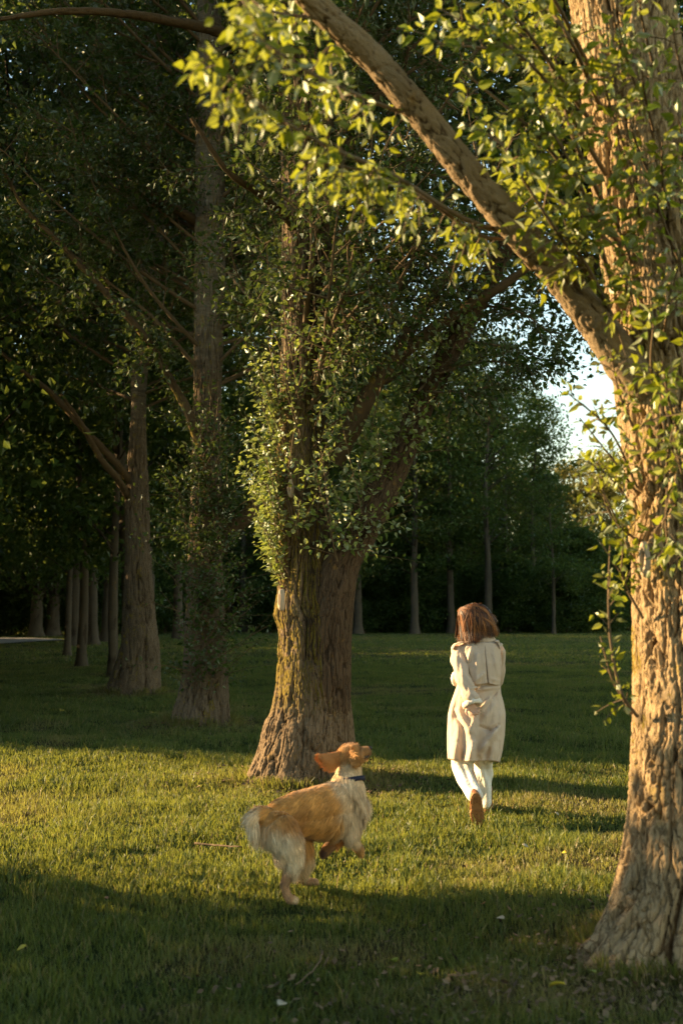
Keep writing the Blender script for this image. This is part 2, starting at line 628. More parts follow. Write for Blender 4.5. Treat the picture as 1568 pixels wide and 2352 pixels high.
def dryness(x, y):
    """Where the lawn is dry and straw coloured: noise patches and the trodden mulch round the trunks."""
    p = np.stack([x * .55, y * .55, x * 0], 1)
    d = sstep(.12, .62, vnoise(p, 3) * .55 + vnoise(p * 2.7, 4) * .5 + vnoise(p * 7, 5) * .2) * .62
    for (tx, ty, r) in TREES.values():
        q = ((x - tx) ** 2 + (y - ty) ** 2) / (r * 1.75) ** 2
        d = np.maximum(d, 1.25 * np.exp(-q * 1.1) * (.75 + .5 * vnoise(np.stack([x * 3, y * 3, x * 0], 1), 6)))
    q = ((x - .95) / .75) ** 2 + ((y - 4.75) / .26) ** 2
    d = np.maximum(d, .8 * np.exp(-q))
    q = ((x - 1.9) / .8) ** 2 + ((y - 4.35) / .35) ** 2
    d = np.maximum(d, .7 * np.exp(-q))
    return np.clip(d, 0, 1)


def ground_z(x, y):
    z = .05 * vnoise(np.stack([x * .22, y * .22, x * 0], 1), 11) + .030 * vnoise(np.stack([x * 1.3, y * 1.3, x * 0], 1), 12) + .010 * vnoise(np.stack([x * 3.6, y * 3.6, x * 0], 1), 13)
    fade = np.clip((60 - y) / 30, 0, 1) * np.clip((y - 1) / 2, 0, 1)
    z = z * fade
    for (tx, ty, r) in TREES.values():
        z = z + .05 * np.exp(-((x - tx) ** 2 + (y - ty) ** 2) / (2.2 * r) ** 2)
    return z


def gz(x, y):
    return float(ground_z(np.array([float(x)]), np.array([float(y)]))[0])


def axis(vals):
    return np.concatenate([np.arange(a, b, s) for a, b, s in vals])


xs = axis([(-300, -60, 40), (-60, -16, 4), (-16, -7, .6), (-7, 7, .14), (7, 16, .6), (16, 60, 4), (60, 301, 40)])
ys = axis([(-120, -8, 16), (-8, 2, 1), (2, 18, .14), (18, 40, .8), (40, 120, 5), (120, 421, 60)])
gx, gy = np.meshgrid(xs, ys)
gxr, gyr = gx.ravel(), gy.ravel()
gv = np.stack([gxr, gyr, ground_z(gxr, gyr)], 1)
M_SOIL, nt, b = mat('lawn_ground')
geo = N(nt, 'NewGeometry')
c = mix(nt, noise(nt, 1.2, 5, geo.outputs['Position']), (.038, .062, .018), (.060, .088, .026))
c = mix(nt, noise(nt, 90, 4, geo.outputs['Position'], .7), c, (.016, .026, .006))
c = mix(nt, attr(nt, 'dry'), c, mix(nt, noise(nt, 45, 5, geo.outputs['Position']), (.11, .072, .038), (.055, .036, .02)))
nt.links.new(c, b.inputs['Base Color'])
b.inputs['Roughness'].default_value = 1.0
b.inputs['Specular IOR Level'].default_value = .05
bump(nt, b, noise(nt, 120, 6, geo.outputs['Position'], .75), 1.0, .03)
lawn = link('lawn', mesh_np('lawn', gv, [grid_faces(len(ys), len(xs), False)], M_SOIL, True, {'dry': dryness(gxr, gyr)}))
lawn['kind'] = 'structure'

# path at the far left: a pale gravel strip a hand above the soil
M_PATH = simple('path_gravel', (.30, .27, .23), .95, .2, 6, .5)
pn_e = np.array([[-60, 49, 0], [-30, 51.5, 0]] + [G(*p) for p in ((0, 1480), (40, 1477.5), (80, 1475), (120, 1472.8), (152, 1471.2))])
pf_e = np.array([[-60, 70, 0], [-30, 69, 0]] + [G(*p) for p in ((0, 1466), (40, 1466.6), (80, 1467.4), (120, 1468.8), (152, 1470.6))])
pv = np.concatenate([pn_e, pf_e])
pv[:, 2] = .05
i = np.arange(6)
me = mesh_np('path', pv, [np.stack([i, i + 1, i + 8, i + 7], 1)], M_PATH)
path_o = link('path', me)
path_o['kind'] = 'structure'

# grass blades
rg = np.random.default_rng(5)


def blades(D0, D1, rho, width, height, five, ext=.31, pad=.9):
    n_try = int(rho * (D1 - D0) * 2 * (ext * D1 + pad) / 1.0)
    y = rg.uniform(D0, D1, n_try)
    x = rg.uniform(-1, 1, n_try) * (ext * D1 + pad)
    keep = (np.abs(x) < ext * y + pad) & (rg.uniform(0, 1, n_try) < D0 / y)
    for (tx, ty, r) in TREES.values():
        keep &= (x - tx) ** 2 + (y - ty) ** 2 > (r * .8) ** 2
    keep &= ~((x < -14.7) & (y > np.interp(x, pn_e[:, 0], pn_e[:, 1]) - 1) & (y < np.interp(x, pf_e[:, 0], pf_e[:, 1]) + .3))
    x, y = x[keep], y[keep]
    n = len(x)
    dry = dryness(x, y)
    cl_ = vnoise(np.stack([x * 2.6, y * 2.6, x * 0], 1), 21) * .6 + vnoise(np.stack([x * 8, y * 8, x * 0], 1), 22) * .5
    h = height * rg.uniform(.35, 1.3, n) * (1 + .7 * cl_) * (1 - .5 * dry)
    for (tx, ty, r) in TREES.values():
        q = np.hypot(x - tx, y - ty) / r
        h = h * (1 + 1.1 * np.exp(-((q - 1.05) / .22) ** 2) * (rg.uniform(0, 1, n) < .5))
    tall = rg.uniform(0, 1, n) < .012
    h = np.where(tall, h * 1.9, h)
    w = width * rg.uniform(.6, 1.3, n)
    az = rg.uniform(0, 6.283, n)
    laz = rg.uniform(0, 6.283, n)
    lean = rg.uniform(.1, .75, n) * h
    s = np.stack([np.cos(az), np.sin(az), 0 * az], 1)
    l = np.stack([np.cos(laz), np.sin(laz), 0 * az], 1)
    p = np.stack([x, y, ground_z(x, y) - .004], 1)
    up = np.array([0, 0, 1.0])
    if five:
        mid = p + up * (h * .6)[:, None] + l * (lean * .3)[:, None]
        tip = p + up * h[:, None] + l * lean[:, None]
        v = np.stack([p - s * w[:, None] * .5, p + s * w[:, None] * .5, mid + s * w[:, None] * .4, mid - s * w[:, None] * .4, tip], 1)
        k = np.arange(n)[:, None] * 5
        f = [k + np.array([0, 1, 2, 3]), k + np.array([3, 2, 4])]
        m = 5
    else:
        tip = p + up * h[:, None] + l * lean[:, None]
        v = np.stack([p - s * w[:, None] * .5, p + s * w[:, None] * .5, tip], 1)
        k = np.arange(n)[:, None] * 3
        f = [k + np.array([0, 1, 2])]
        m = 3
    tone = np.clip(rg.normal(.5, .28, n) + .26 * vnoise(np.stack([x * .9, y * .9, x * 0], 1), 31) + .24 * vnoise(np.stack([x * 4.5, y * 4.5, x * 0], 1), 33), 0, 1)
    # single straw blades are scattered everywhere
    dr = np.clip(np.where(rg.uniform(0, 1, n) < .07 + .25 * dry, .9, dry * rg.uniform(.3, 1.0, n)), 0, 1)
    return v.reshape(-1, 3), f, np.repeat(tone, m), np.repeat(dr, m)


gmb_v, gmb_f, ga, gd, off = [], [], [], [], 0
for args in ((2.6, 6.5, 11500, .0044, .050, True), (6.5, 15, 4600, .0072, .056, True), (15, 34, 1500, .012, .062, False),
             (34, 90, 120, .032, .075, False)):
    v, f, a, d_ = blades(*args)
    gmb_v.append(v)
    gmb_f += [x + off for x in f]
    ga.append(a)
    gd.append(d_)
    off += len(v)
# low clover and other broad leaves in patches among the blades
nc = 26000
y = rg.uniform(2.8, 16, nc)
x = rg.uniform(-1, 1, nc) * (.31 * y + .9)
pn_ = vnoise(np.stack([x * 1.3, y * 1.3, x * 0], 1), 51) + .6 * vnoise(np.stack([x * 4, y * 4, x * 0], 1), 52)
k_ = pn_ > .35
x, y = x[k_], y[k_]
nc = len(x)
c0 = np.stack([x, y, ground_z(x, y) + rg.uniform(.015, .042, nc)], 1)
az = rg.uniform(0, 6.283, nc)
tl = rg.normal(0, .35, (nc, 2))
u_ = np.stack([np.cos(az), np.sin(az), tl[:, 0]], 1)
w_ = np.stack([-np.sin(az), np.cos(az), tl[:, 1]], 1)
r_ = rg.uniform(.007, .015, nc)[:, None]
v = np.stack([c0 - u_ * r_, c0 - w_ * r_ * .7, c0 + u_ * r_, c0 + w_ * r_ * .7], 1).reshape(-1, 3)
gmb_v.append(v)
gmb_f.append((np.arange(nc)[:, None] * 4 + np.array([0, 1, 2, 3])) + off)
ga.append(np.repeat(rg.uniform(.2, .9, nc), 4))
gd.append(np.zeros(nc * 4))
off += len(v)
M_GRASS, nt, b = mat('grass_blade')
nt.nodes.remove(b)
c = ramp(nt, attr(nt, 'rnd'), [(0, (.026, .056, .011)), (.5, (.058, .096, .019)), (1, (.125, .155, .034))])
c = mix(nt, attr(nt, 'dry'), c, (.27, .19, .085))
d = N(nt, 'BsdfDiffuse')
nt.links.new(c, d.inputs[0])
t = N(nt, 'BsdfTranslucent')
nt.links.new(mix(nt, .6, c, (.36, .37, .05)), t.inputs[0])
mx = N(nt, 'MixShader')
mx.inputs[0].default_value = .45
nt.links.new(d.outputs[0], mx.inputs[1])
nt.links.new(t.outputs[0], mx.inputs[2])
gl = N(nt, 'BsdfGlossy')
gl.inputs['Roughness'].default_value = .45
mx2 = N(nt, 'MixShader')
mx2.inputs[0].default_value = .025
nt.links.new(mx.outputs[0], mx2.inputs[1])
nt.links.new(gl.outputs[0], mx2.inputs[2])
nt.links.new(mx2.outputs[0], nt.nodes['Material Output'].inputs[0])
grass = link('grass', mesh_np('grass', np.concatenate(gmb_v), gmb_f, M_GRASS, False, {'rnd': np.concatenate(ga), 'dry': np.concatenate(gd)}))
grass['kind'] = 'stuff'
tag(grass, 'short mown lawn grass with dry straw coloured patches', 'grass')


# bark crumbs, dead leaves and bits of twig that gather round the trunks
nl = 5200
tsel = rg.integers(0, 4, nl)
tt_ = np.array(list(TREES.values()))[tsel]
ang = rg.uniform(0, 6.283, nl)
rad_ = tt_[:, 2] * (1.0 + np.abs(rg.normal(0, .75, nl)))
x, y = tt_[:, 0] + np.cos(ang) * rad_, tt_[:, 1] + np.sin(ang) * rad_
extra = rg.uniform(0, 1, nl) < .28
x = np.where(extra, .9 + rg.normal(0, .8, nl), x)
y = np.where(extra, 4.75 + rg.normal(0, .4, nl), y)
c0 = np.stack([x, y, ground_z(x, y) + rg.uniform(.012, .05, nl)], 1)
az = rg.uniform(0, 6.283, nl)
tl = rg.normal(0, .4, (nl, 2))
ln = rg.uniform(.006, .024, nl)[:, None]
u_ = np.stack([np.cos(az), np.sin(az), tl[:, 0]], 1) * ln
w_ = np.stack([-np.sin(az), np.cos(az), tl[:, 1]], 1) * ln * rg.uniform(.15, .7, nl)[:, None]
v = np.stack([c0 - u_, c0 - w_, c0 + u_, c0 + w_], 1).reshape(-1, 3)
M_LITTER, nt, b = mat('litter')
nt.links.new(ramp(nt, attr(nt, 'rnd'), [(0, (.05, .03, .015)), (.6, (.15, .09, .045)), (1, (.19, .13, .065))]), b.inputs['Base Color'])
b.inputs['Roughness'].default_value = .95
litter = link('leaf_litter', mesh_np('leaf_litter', v, [np.arange(nl)[:, None] * 4 + np.array([0, 1, 2, 3])], M_LITTER, False, {'rnd': np.repeat(rg.uniform(0, 1, nl), 4)}))
litter['kind'] = 'stuff'
tag(litter, 'brown crumbs of bark and dead leaves on the ground round the trunks', 'litter')

# ================================================================== TREES
def px_trunk(rows, D, lean=0.0):
    """Trunk axis from photo rows (py, left px, right px): centres and radii at depth D."""
    pts, rad = [], []
    for (py, l, r) in rows:
        a, b_ = P(l, py, D), P(r, py, D)
        pts.append((a + b_) / 2)
        rad.append((b_[0] - a[0]) / 2)
    return pts, rad


def ground_base(pts, rad, z=-.12):
    p0 = pts[0].copy()
    d = (pts[1] - pts[0]) / max(.05, pts[1][2] - pts[0][2])
    p0 = pts[0] + d * (z - pts[0][2])
    return [p0] + pts, [rad[0]] + rad


def zaxis(pts):
    p = np.array(pts)
    return p[:, 2], p


def limb(parent, name, pts, rads, m, nu=28, step=.02, amp=.008, freq=22, seed=0, off=(0, 0, 0), label=None, stretch=.3):
    mb = MB()
    mb.add(*bark_tube(np.array(pts), rads, nu, step, amp, freq, stretch, seed))
    o = link(name, mb.mesh(name, m, off=off), parent)
    if label:
        o['label'] = label
    return o


# ---------------------------------------------------------------- near tree at the right edge
DN = 5.35
rows = [(2050, 1446, 1726), (1900, 1458, 1722), (1700, 1466, 1722), (1500, 1468, 1720), (1300, 1464, 1714), (1100, 1452, 1702), (900, 1428, 1672),
        (700, 1408, 1636), (500, 1384, 1602), (300, 1360, 1572), (100, 1338, 1545), (-150, 1305, 1506), (-700, 1250, 1430), (-1500, 1200, 1340)]
pn, rn = px_trunk(rows, DN)
pn, rn = ground_base(pn, rn)
off = pn[0] * [1, 1, 0]
near = thing('poplar_tree', 'thick sunlit poplar with deeply furrowed bark and one big limb, nearest tree', 'tree', off, 'poplars in the row')
mb = MB()
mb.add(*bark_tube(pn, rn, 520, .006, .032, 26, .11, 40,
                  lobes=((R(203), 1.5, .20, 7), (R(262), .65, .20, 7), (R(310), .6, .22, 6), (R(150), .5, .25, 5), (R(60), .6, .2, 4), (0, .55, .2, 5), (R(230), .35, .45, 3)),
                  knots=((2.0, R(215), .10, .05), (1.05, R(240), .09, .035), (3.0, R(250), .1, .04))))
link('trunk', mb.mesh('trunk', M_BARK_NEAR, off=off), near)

lp = [P(1600, 1010, DN), P(1515, 925, 5.25), P(1445, 850, 5.2), P(1370, 745, 5.14), P(1290, 640, 5.08), P(1215, 560, 5.02), P(1130, 462, 4.95), P(1050, 368, 4.88), P(985, 285, 4.82), P(915, 200, 4.75), P(840, 118, 4.68), P(765, 52, 4.6), P(690, -25, 4.52), P(560, -170, 4.3), P(400, -340, 4.1), P(220, -560, 3.9)]
lr = [.15, .108, .086, .072, .067, .064, .062, .059, .057, .055, .053, .051, .049, .042, .032, .012]
limb(near, 'limb', lp, lr, M_LIMB, 110, .009, .011, 26, 61, off, None, .35)

fo = Foliage(101)
tw = MB()


def spray(path, r0, count, L, n, size, jit=.8, bias=(0, 0, 0), droop=.3, t0=.12, f=None, tb=None):
    f = f or fo
    path = catmull(np.array(path), 16)
    (tb or tw).add(*tube(path, np.linspace(r0, .003, 16), 6, cap=False))
    f.along(path, count, L, n, size, bias, t0, 1.0, jit, droop)


Q = lambda *a: [P(*p) for p in a]
# leafy twigs that hang below the limb, nearest the camera
spray(Q((1180, 540, 5.3), (1060, 500, 4.7), (900, 400, 4.2), (740, 330, 3.9), (600, 240, 3.6), (470, 120, 3.4)), .012, 40, .17, 6, .066, .75, (0, 0, -.35), .5)
spray(Q((1190, 550, 5.3), (1100, 540, 4.9), (980, 460, 4.5), (860, 400, 4.2), (720, 370, 4.0)), .010, 34, .16, 6, .064, .7, (0, 0, -.4), .5)
spray(Q((980, 280, 5.4), (850, 230, 4.4), (700, 160, 3.5), (560, 60, 3.3)), .010, 26, .18, 6, .072, .8, (0, 0, -.25), .4)
spray(Q((740, 40, 5.5), (640, 30, 4.2), (540, -20, 3.25)), .009, 22, .18, 6, .072, .8, (0, 0, -.2), .4)
spray(Q((560, -170, 4.3), (420, -260, 4.0), (260, -330, 3.8)), .012, 30, .2, 7, .07, .9, (0, 0, 0), .3)
spray(Q((400, -340, 4.1), (250, -480, 3.9), (120, -640, 3.7)), .010, 26, .2, 7, .07, .9, (0, 0, .1), .3)
spray(Q((790, 80, 5.5), (760, 150, 4.2), (790, 230, 3.5)), .006, 6, .14, 5, .06, .6, (0, 0, -.4), .5)
# foliage between the limb and the trunk
for a in (((1420, 560), (1250, 330), (1060, 160)), ((1400, 700), (1270, 520), (1150, 330)), ((1390, 400), (1230, 160), (1010, 20)), ((1370, 300), (1200, 60), (1080, -60)),
          ((1380, 250), (1290, 60), (1180, -60)), ((1400, 640), (1330, 420), (1220, 220)), ((1420, 760), (1340, 600), (1240, 480)), ((1350, 150), (1260, -20), (1150, -140)),
          ((1390, 480), (1310, 300), (1270, 120)), ((1400, 560), (1300, 470), (1180, 420)), ((1360, 200), (1150, 120), (1000, 100))):
    rr = fo.rng.uniform
    pts = [P(a[0][0], a[0][1], 5.2), P(a[1][0], a[1][1], rr(4.5, 5.2)), P(a[2][0], a[2][1], rr(4.1, 5.3))]
    spray(pts, .013, 18, .22, 7, .078, .9, (-.1, -.1, .15), .3)
# shoots in front of the trunk and on its right side
for (x0, y0, x1, y1, d1) in ((1480, 250, 1420, 60, 4.6), (1500, 420, 1440, 260, 4.6), (1560, 600, 1500, 430, 4.6), (1520, 800, 1560, 600, 4.7), (1560, 1000, 1520, 830, 4.7),
                             (1600, 1180, 1545, 1000, 4.7), (1600, 500, 1560, 280, 4.6), (1590, 250, 1540, 40, 4.6), (1450, 700, 1420, 560, 4.75), (1620, 850, 1580, 700, 4.6),
                             (1540, 1300, 1530, 1120, 4.8), (1450, 600, 1390, 420, 4.7), (1500, 150, 1460, -60, 4.6), (1620, 1320, 1565, 1180, 4.75), (1430, 330, 1380, 150, 4.7), (1480, 560, 1460, 380, 4.6), (1440, 160, 1400, -20, 4.7), (1500, 300, 1470, 120, 4.6), (1530, 480, 1520, 320, 4.6), (1470, 760, 1440, 600, 4.7), (1500, 900, 1500, 740, 4.7), (1580, 720, 1560, 560, 4.6), (1560, 420, 1590, 250, 4.6), (1530, 1120, 1545, 980, 4.75), (1590, 1060, 1570, 900, 4.7)):
    spray([P(x0, y0, 5.1), P((x0 + x1) / 2 - 6, (y0 + y1) / 2, (5.1 + d1) / 2 - .1), P(x1, y1, d1)], .008, 6, .20, 6, .074, .9, (0, -.15, .1), .45)
# shoots off the left side of the trunk, down to the low one
for a, cnt in ((((1462, 1120), (1400, 990), (1300, 900)), 13), (((1460, 1130), (1410, 1060), (1330, 960)), 10), (((1470, 1250), (1400, 1180), (1370, 1060)), 10), (((1470, 1330), (1430, 1230), (1385, 1130)), 9),
               (((1452, 980), (1420, 900), (1400, 800)), 9), (((1460, 1180), (1420, 1120), (1380, 1080)), 8), (((1475, 1420), (1430, 1330), (1430, 1250)), 7)):
    spray([P(a[0][0], a[0][1], 5.2), P(a[1][0], a[1][1], 5.1), P(a[2][0], a[2][1], 5.0)], .007, cnt, .15, 5, .062, .75, (-.1, 0, .2), .35)
spray(Q((1462, 1645, 5.2), (1425, 1590, 5.1), (1402, 1480, 5.05), (1396, 1370, 5.0), (1400, 1250, 5.0)), .009, 15, .13, 4, .056, .6, (0, 0, .25), .2)
spray(Q((1450, 1640, 5.2), (1405, 1560, 5.12), (1378, 1462, 5.1)), .006, 4, .07, 3, .042, .6, (0, 0, .2), .2)
# the rest of the crown, above the frame
zs, pz = zaxis(pn)
crown(fo, tw, (zs, pz), 4.6, 11.0, 16, lambda u: 2.6 - 1.0 * u, .8, .085, .8, 6, 1.0)
link('twigs', tw.mesh('twigs', M_TWIG, off=off), near)
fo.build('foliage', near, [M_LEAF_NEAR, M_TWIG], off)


def scar(parent, p, n, size, off, seed):
    """Pruning scar: a lens of bare wood with a split in it."""
    n = nrm(np.array(n, float))
    up = nrm(np.array([0, 0, 1.0]) - n * n[2])
    sd = np.cross(up, n)
    mb = MB()
    k = np.arange(20) * 2 * math.pi / 20
    rings = []
    for (rr, h) in ((1.0, -.25), (.95, .18), (.72, .34), (.48, .20), (.30, -.05), (.05, -.12)):
        rings.append(np.asarray(p) + size * (rr * .34 * np.cos(k)[:, None] * sd * (1 if rr > .6 else .6) + rr * 1.2 * np.sin(k)[:, None] * up + h * n))
    v = np.concatenate(rings)
    v = v + (vnoise(v * 25, seed) * size * .12)[:, None] * n
    mb.add(v, [grid_faces(6, 20), np.arange(100, 120)[None]])
    o = link('pruning_scar', mb.mesh('pruning_scar', M_SCAR, off=off), parent)
    return o


p_ = P(1412 + 60, 1290, 5.12)
scar(near, P(1478, 1285, 5.13), (-.6, -.8, 0), .07, off, 5)

# ---------------------------------------------------------------- mossy tree in the middle
DM = 10.75
rows = [(1690, 612, 806), (1640, 628, 802), (1560, 640, 792), (1450, 644, 782), (1350, 642, 766), (1250, 646, 758), (1150, 644, 752), (1000, 646, 748), (850, 648, 748), (700, 650, 750),
        (500, 652, 752), (300, 652, 750), (100, 655, 742), (-200, 660, 735), (-700, 665, 725), (-1300, 672, 710), (-1800, 680, 700)]
pm, rm = px_trunk(rows, DM)
pm, rm = ground_base(pm, rm)
off = pm[0] * [1, 1, 0]
midt = thing('poplar_tree', 'mossy forked poplar with leafy sprouts in the middle of the photo, behind the dog', 'tree', off, 'poplars in the row')
mb = MB()
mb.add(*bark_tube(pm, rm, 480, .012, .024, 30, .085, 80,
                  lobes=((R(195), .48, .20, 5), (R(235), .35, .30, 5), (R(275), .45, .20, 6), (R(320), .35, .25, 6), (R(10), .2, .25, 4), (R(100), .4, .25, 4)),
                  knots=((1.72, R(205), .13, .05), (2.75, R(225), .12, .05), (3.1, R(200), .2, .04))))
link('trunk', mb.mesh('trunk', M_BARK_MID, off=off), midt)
DS = DM - .1
sp = [P(745, 1700, DS + .02), P(752, 1600, DS), P(757, 1480, DS), P(766, 1360, DS), P(788, 1285, DS), P(822, 1230, DS), P(856, 1165, DS), P(900, 1085, DS), P(938, 1000, DS), P(975, 915, DS), P(1010, 850, DS - .1), P(1050, 770, DS - .2), P(1095, 690, DS - .3), P(1140, 610, DS - .4), P(1190, 500, DS - .6)]
sr = [.20, .20, .19, .19, .165, .155, .15, .13, .12, .115, .105, .10, .092, .08, .06]
mb = MB()
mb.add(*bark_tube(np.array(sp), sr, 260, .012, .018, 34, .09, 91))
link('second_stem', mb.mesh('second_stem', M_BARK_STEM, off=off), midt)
for k, (pts, rads) in enumerate((
        ([P(770, 1060, DM - .1), P(815, 970, DM - .25), P(850, 900, DM - .3), P(900, 825, DM - .35), P(945, 750, DM - .4), P(990, 680, DM - .5), P(1052, 595, DM - .6), P(1100, 520, DM - .7)], [.085, .083, .078, .072, .06, .05, .042, .03]),
        ([P(885, 850, DM - .32), P(950, 790, DM - .4), P(1010, 745, DM - .5), P(1070, 705, DM - .6), P(1155, 655, DM - .75), P(1230, 600, DM - .9)], [.06, .058, .055, .05, .04, .025]),
        ([P(700, 560, DM), P(660, 500, DM - .3), P(590, 440, DM - .7), P(520, 390, DM - 1.0), P(440, 270, DM - 1.3)], [.05, .04, .032, .022, .012]),
        ([P(670, 140, DM), P(610, 115, DM - .1), P(540, 85, DM - .25), P(470, 64, DM - .4), P(380, 46, DM - .6), P(270, 30, DM - .9), P(140, 26, DM - 1.2), P(0, 44, DM - 1.5)], [.07, .06, .052, .046, .04, .032, .024, .015]),
        ([P(740, 900, DM), P(800, 800, DM - .5), P(790, 720, DM - .6), P(770, 640, DM - .7)], [.03, .022, .015, .008]),
        ([P(735, 430, DM), P(800, 330, DM + .2), P(870, 220, DM + .4), P(960, 90, DM + .5)], [.06, .05, .04, .025]))):
    limb(midt, 'limb', pts, rads, M_LIMB_MID, 24, .03, .010, 20, 120 + k, off)

fo = Foliage(202)
tw = MB()
rg2 = fo.rng
# sunlit sprouts on the left side of the trunk
for k in range(95):
    y0 = rg2.uniform(940, 1375)
    S = P(648 + rg2.uniform(-6, 18), y0, DM - .2)
    reach = np.interp(y0, [940, 1100, 1250, 1375], [75, 105, 95, 50])
    dx, dz = -reach * rg2.uniform(.35, 1.1), rg2.uniform(110, 210) * np.interp(y0, [940, 1375], [1.1, .7])
    E = P(648 + dx, y0 - dz, DM - .2 + rg2.uniform(-.55, .25))
    d = E - S
    fo.shoots(S, d, np.linalg.norm(d), 16, .080, .05, .006, .95)
# sprouts in front of the trunk and up the right stem
for k in range(46):
    y0 = rg2.uniform(640, 1250)
    x0 = rg2.uniform(655, 760)
    S = P(x0, y0, DM - .28)
    E = P(x0 + rg2.normal(25, 40), y0 - rg2.uniform(60, 190), DM - .5 - rg2.uniform(0, .4))
    fo.shoots(S, E - S, np.linalg.norm(E - S), 13, .084, .08, .006, .95)
stem_path = catmull(np.array(sp[4:13]), 40)
for k in range(150):
    i = rg2.integers(0, 38)
    S = stem_path[i]
    d = np.array([rg2.normal(-.15, .55), rg2.normal(-.5, .4), rg2.uniform(.0, 1.0)])
    fo.shoots(S, d, rg2.uniform(.35, .95), 12, .082, .12, .005, .95)
# long hanging whips
for (a, b_) in (((775, 1290), (720, 1060)), ((770, 1285), (735, 1010)), ((700, 1050), (620, 760)), ((680, 900), (590, 650)), ((700, 820), (560, 560)), ((690, 700), (540, 500)), ((800, 960), (770, 720)), ((850, 1000), (900, 760)), ((830, 1180), (780, 940)), ((680, 640), (600, 430)), ((690, 1000), (640, 800)), ((690, 940), (650, 700))):
    S, E = P(*a, DM - .35), P(*b_, DM - .7)
    fo.shoots(S, E - S, np.linalg.norm(E - S), 22, .074, .04, .007, .95)
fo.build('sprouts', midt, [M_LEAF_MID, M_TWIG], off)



def not_left(az, rng):
    """The lower crown of the middle tree grows to the right and back; on the left the next trunks stay in sight."""
    d = (az - R(190) + math.pi) % (2 * math.pi) - math.pi
    return az if abs(d) > 1.15 else R(190) + math.copysign(1.15 + rng.uniform(0, .9), d)


fo = Foliage(203)
zs, pz = zaxis(pm)
crown(fo, tw, (zs, pz), 3.0, 6.6, 40, lambda u: 2.8, .62, .085, 1.9, 7, .4, not_left)
crown(fo, tw, (zs, pz), 6.2, 15.0, 44, lambda u: 3.6 - 1.4 * u, .7, .13, 2.0, 6, 2.0)
for pts in (sp[8:], ):
    fo.along(catmull(np.array(pts), 20), 60, .5, 8, .078, (0, 0, .2), 0, 1, .9)
for (a, n_) in ((((960, 900), (1080, 760), (1250, 700)), 40), (((1100, 700), (1200, 720), (1290, 790)), 40), (((900, 700), (960, 560), (1010, 450)), 40), (((1090, 640), (1160, 500), (1180, 380)), 40),
                (((760, 700), (850, 520), (900, 380)), 40), (((1050, 600), (1100, 470), (1060, 330)), 36), (((640, 420), (520, 380), (380, 400)), 30), (((1150, 660), (1280, 560), (1330, 480)), 50), (((1040, 780), (1180, 800), (1290, 840)), 60), (((1000, 860), (1120, 830), (1240, 850)), 60), (((980, 900), (1060, 900), (1150, 880)), 50), (((1000, 640), (900, 500), (820, 420)), 50), (((1100, 560), (1000, 420), (930, 300)), 50), (((1150, 520), (1200, 400), (1150, 250)), 50), (((880, 820), (930, 700), (990, 600)), 60), (((930, 760), (1000, 690), (1080, 640)), 60), (((900, 760), (900, 650), (930, 560)), 60), (((1000, 700), (1060, 620), (1090, 540)), 60), (((760, 640), (860, 600), (960, 620)), 50), (((745, 480), (880, 420), (1010, 480)), 50), (((745, 350), (860, 240), (980, 200)), 50), (((740, 200), (850, 90), (960, 40)), 50)):
    D0 = DM - .3 + rg2.uniform(-.5, 1.6)
    spray([P(*a[0], DM - .3), P(*a[1], D0), P(*a[2], D0)], .014, n_, .38, 8, .076, .95, (0, 0, .1), .3, f=fo)
link('twigs', tw.mesh('twigs', M_TWIG, off=off), midt)
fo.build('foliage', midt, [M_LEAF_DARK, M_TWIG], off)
scar(midt, P(646, 1378, DM - .33), (-.75, -.65, 0), .085, off, 8)
scar(midt, P(667, 1122, DM - .30), (-.45, -.9, 0), .075, off, 9)

# ---------------------------------------------------------------- two more poplars of the row
DB = 15.6


def away(az, rng):
    """Keep branches off the side that faces the camera, so that the trunk shows."""
    d = (az + math.pi / 2 + math.pi) % (2 * math.pi) - math.pi
    return az if abs(d) > .95 else -math.pi / 2 + math.copysign(.95 + rng.uniform(0, .5), d)


rows = [(1620, 415, 520), (1560, 424, 518), (1480, 428, 514), (1400, 430, 512), (1250, 436, 508), (1100, 442, 506), (900, 448, 506), (700, 450, 512), (500, 450, 516), (300, 452, 514), (100, 455, 508), (-100, 458, 500), (-600, 462, 490), (-1000, 466, 484)]
pb, rb_ = px_trunk(rows, DB)
pb, rb_ = ground_base(pb, rb_)
off = pb[0] * [1, 1, 0]
treeb = thing('poplar_tree', 'poplar with a flared pale foot and leafy sprouts, just behind the mossy one', 'tree', off, 'poplars in the row')
mb = MB()
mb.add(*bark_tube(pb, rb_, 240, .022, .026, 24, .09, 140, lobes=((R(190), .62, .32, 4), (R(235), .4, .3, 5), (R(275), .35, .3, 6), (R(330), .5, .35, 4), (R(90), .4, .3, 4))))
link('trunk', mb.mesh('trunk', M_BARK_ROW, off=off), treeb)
for k, (pts, rads) in enumerate((
        ([P(484, 1220, DB), P(487, 1159, DB - .2), P(470, 1054, DB - .4), P(435, 954, DB - .6), P(390, 869, DB - .8), P(330, 770, DB - 1), P(200, 625, DB - 1.3), P(125, 545, DB - 1.5), P(55, 475, DB - 1.7), P(12, 395, DB - 1.9)], [.085, .08, .07, .06, .05, .042, .034, .028, .02, .012]),
        ([P(500, 1260, DB), P(535, 1215, DB - .1), P(570, 1180, DB - .2), P(610, 1100, DB - .3)], [.11, .10, .09, .06]),
        ([P(452, 510, DB), P(420, 490, DB - .2), P(370, 462, DB - .4), P(335, 430, DB - .6)], [.07, .06, .045, .02]),
        ([P(500, 380, DB), P(560, 300, DB), P(600, 200, DB + .2)], [.07, .055, .03]))):
    limb(treeb, 'limb', pts, rads, M_LIMB_MID, 20, .05, .012, 16, 150 + k, off)
fo = Foliage(303)
tw = MB()
rg3 = fo.rng
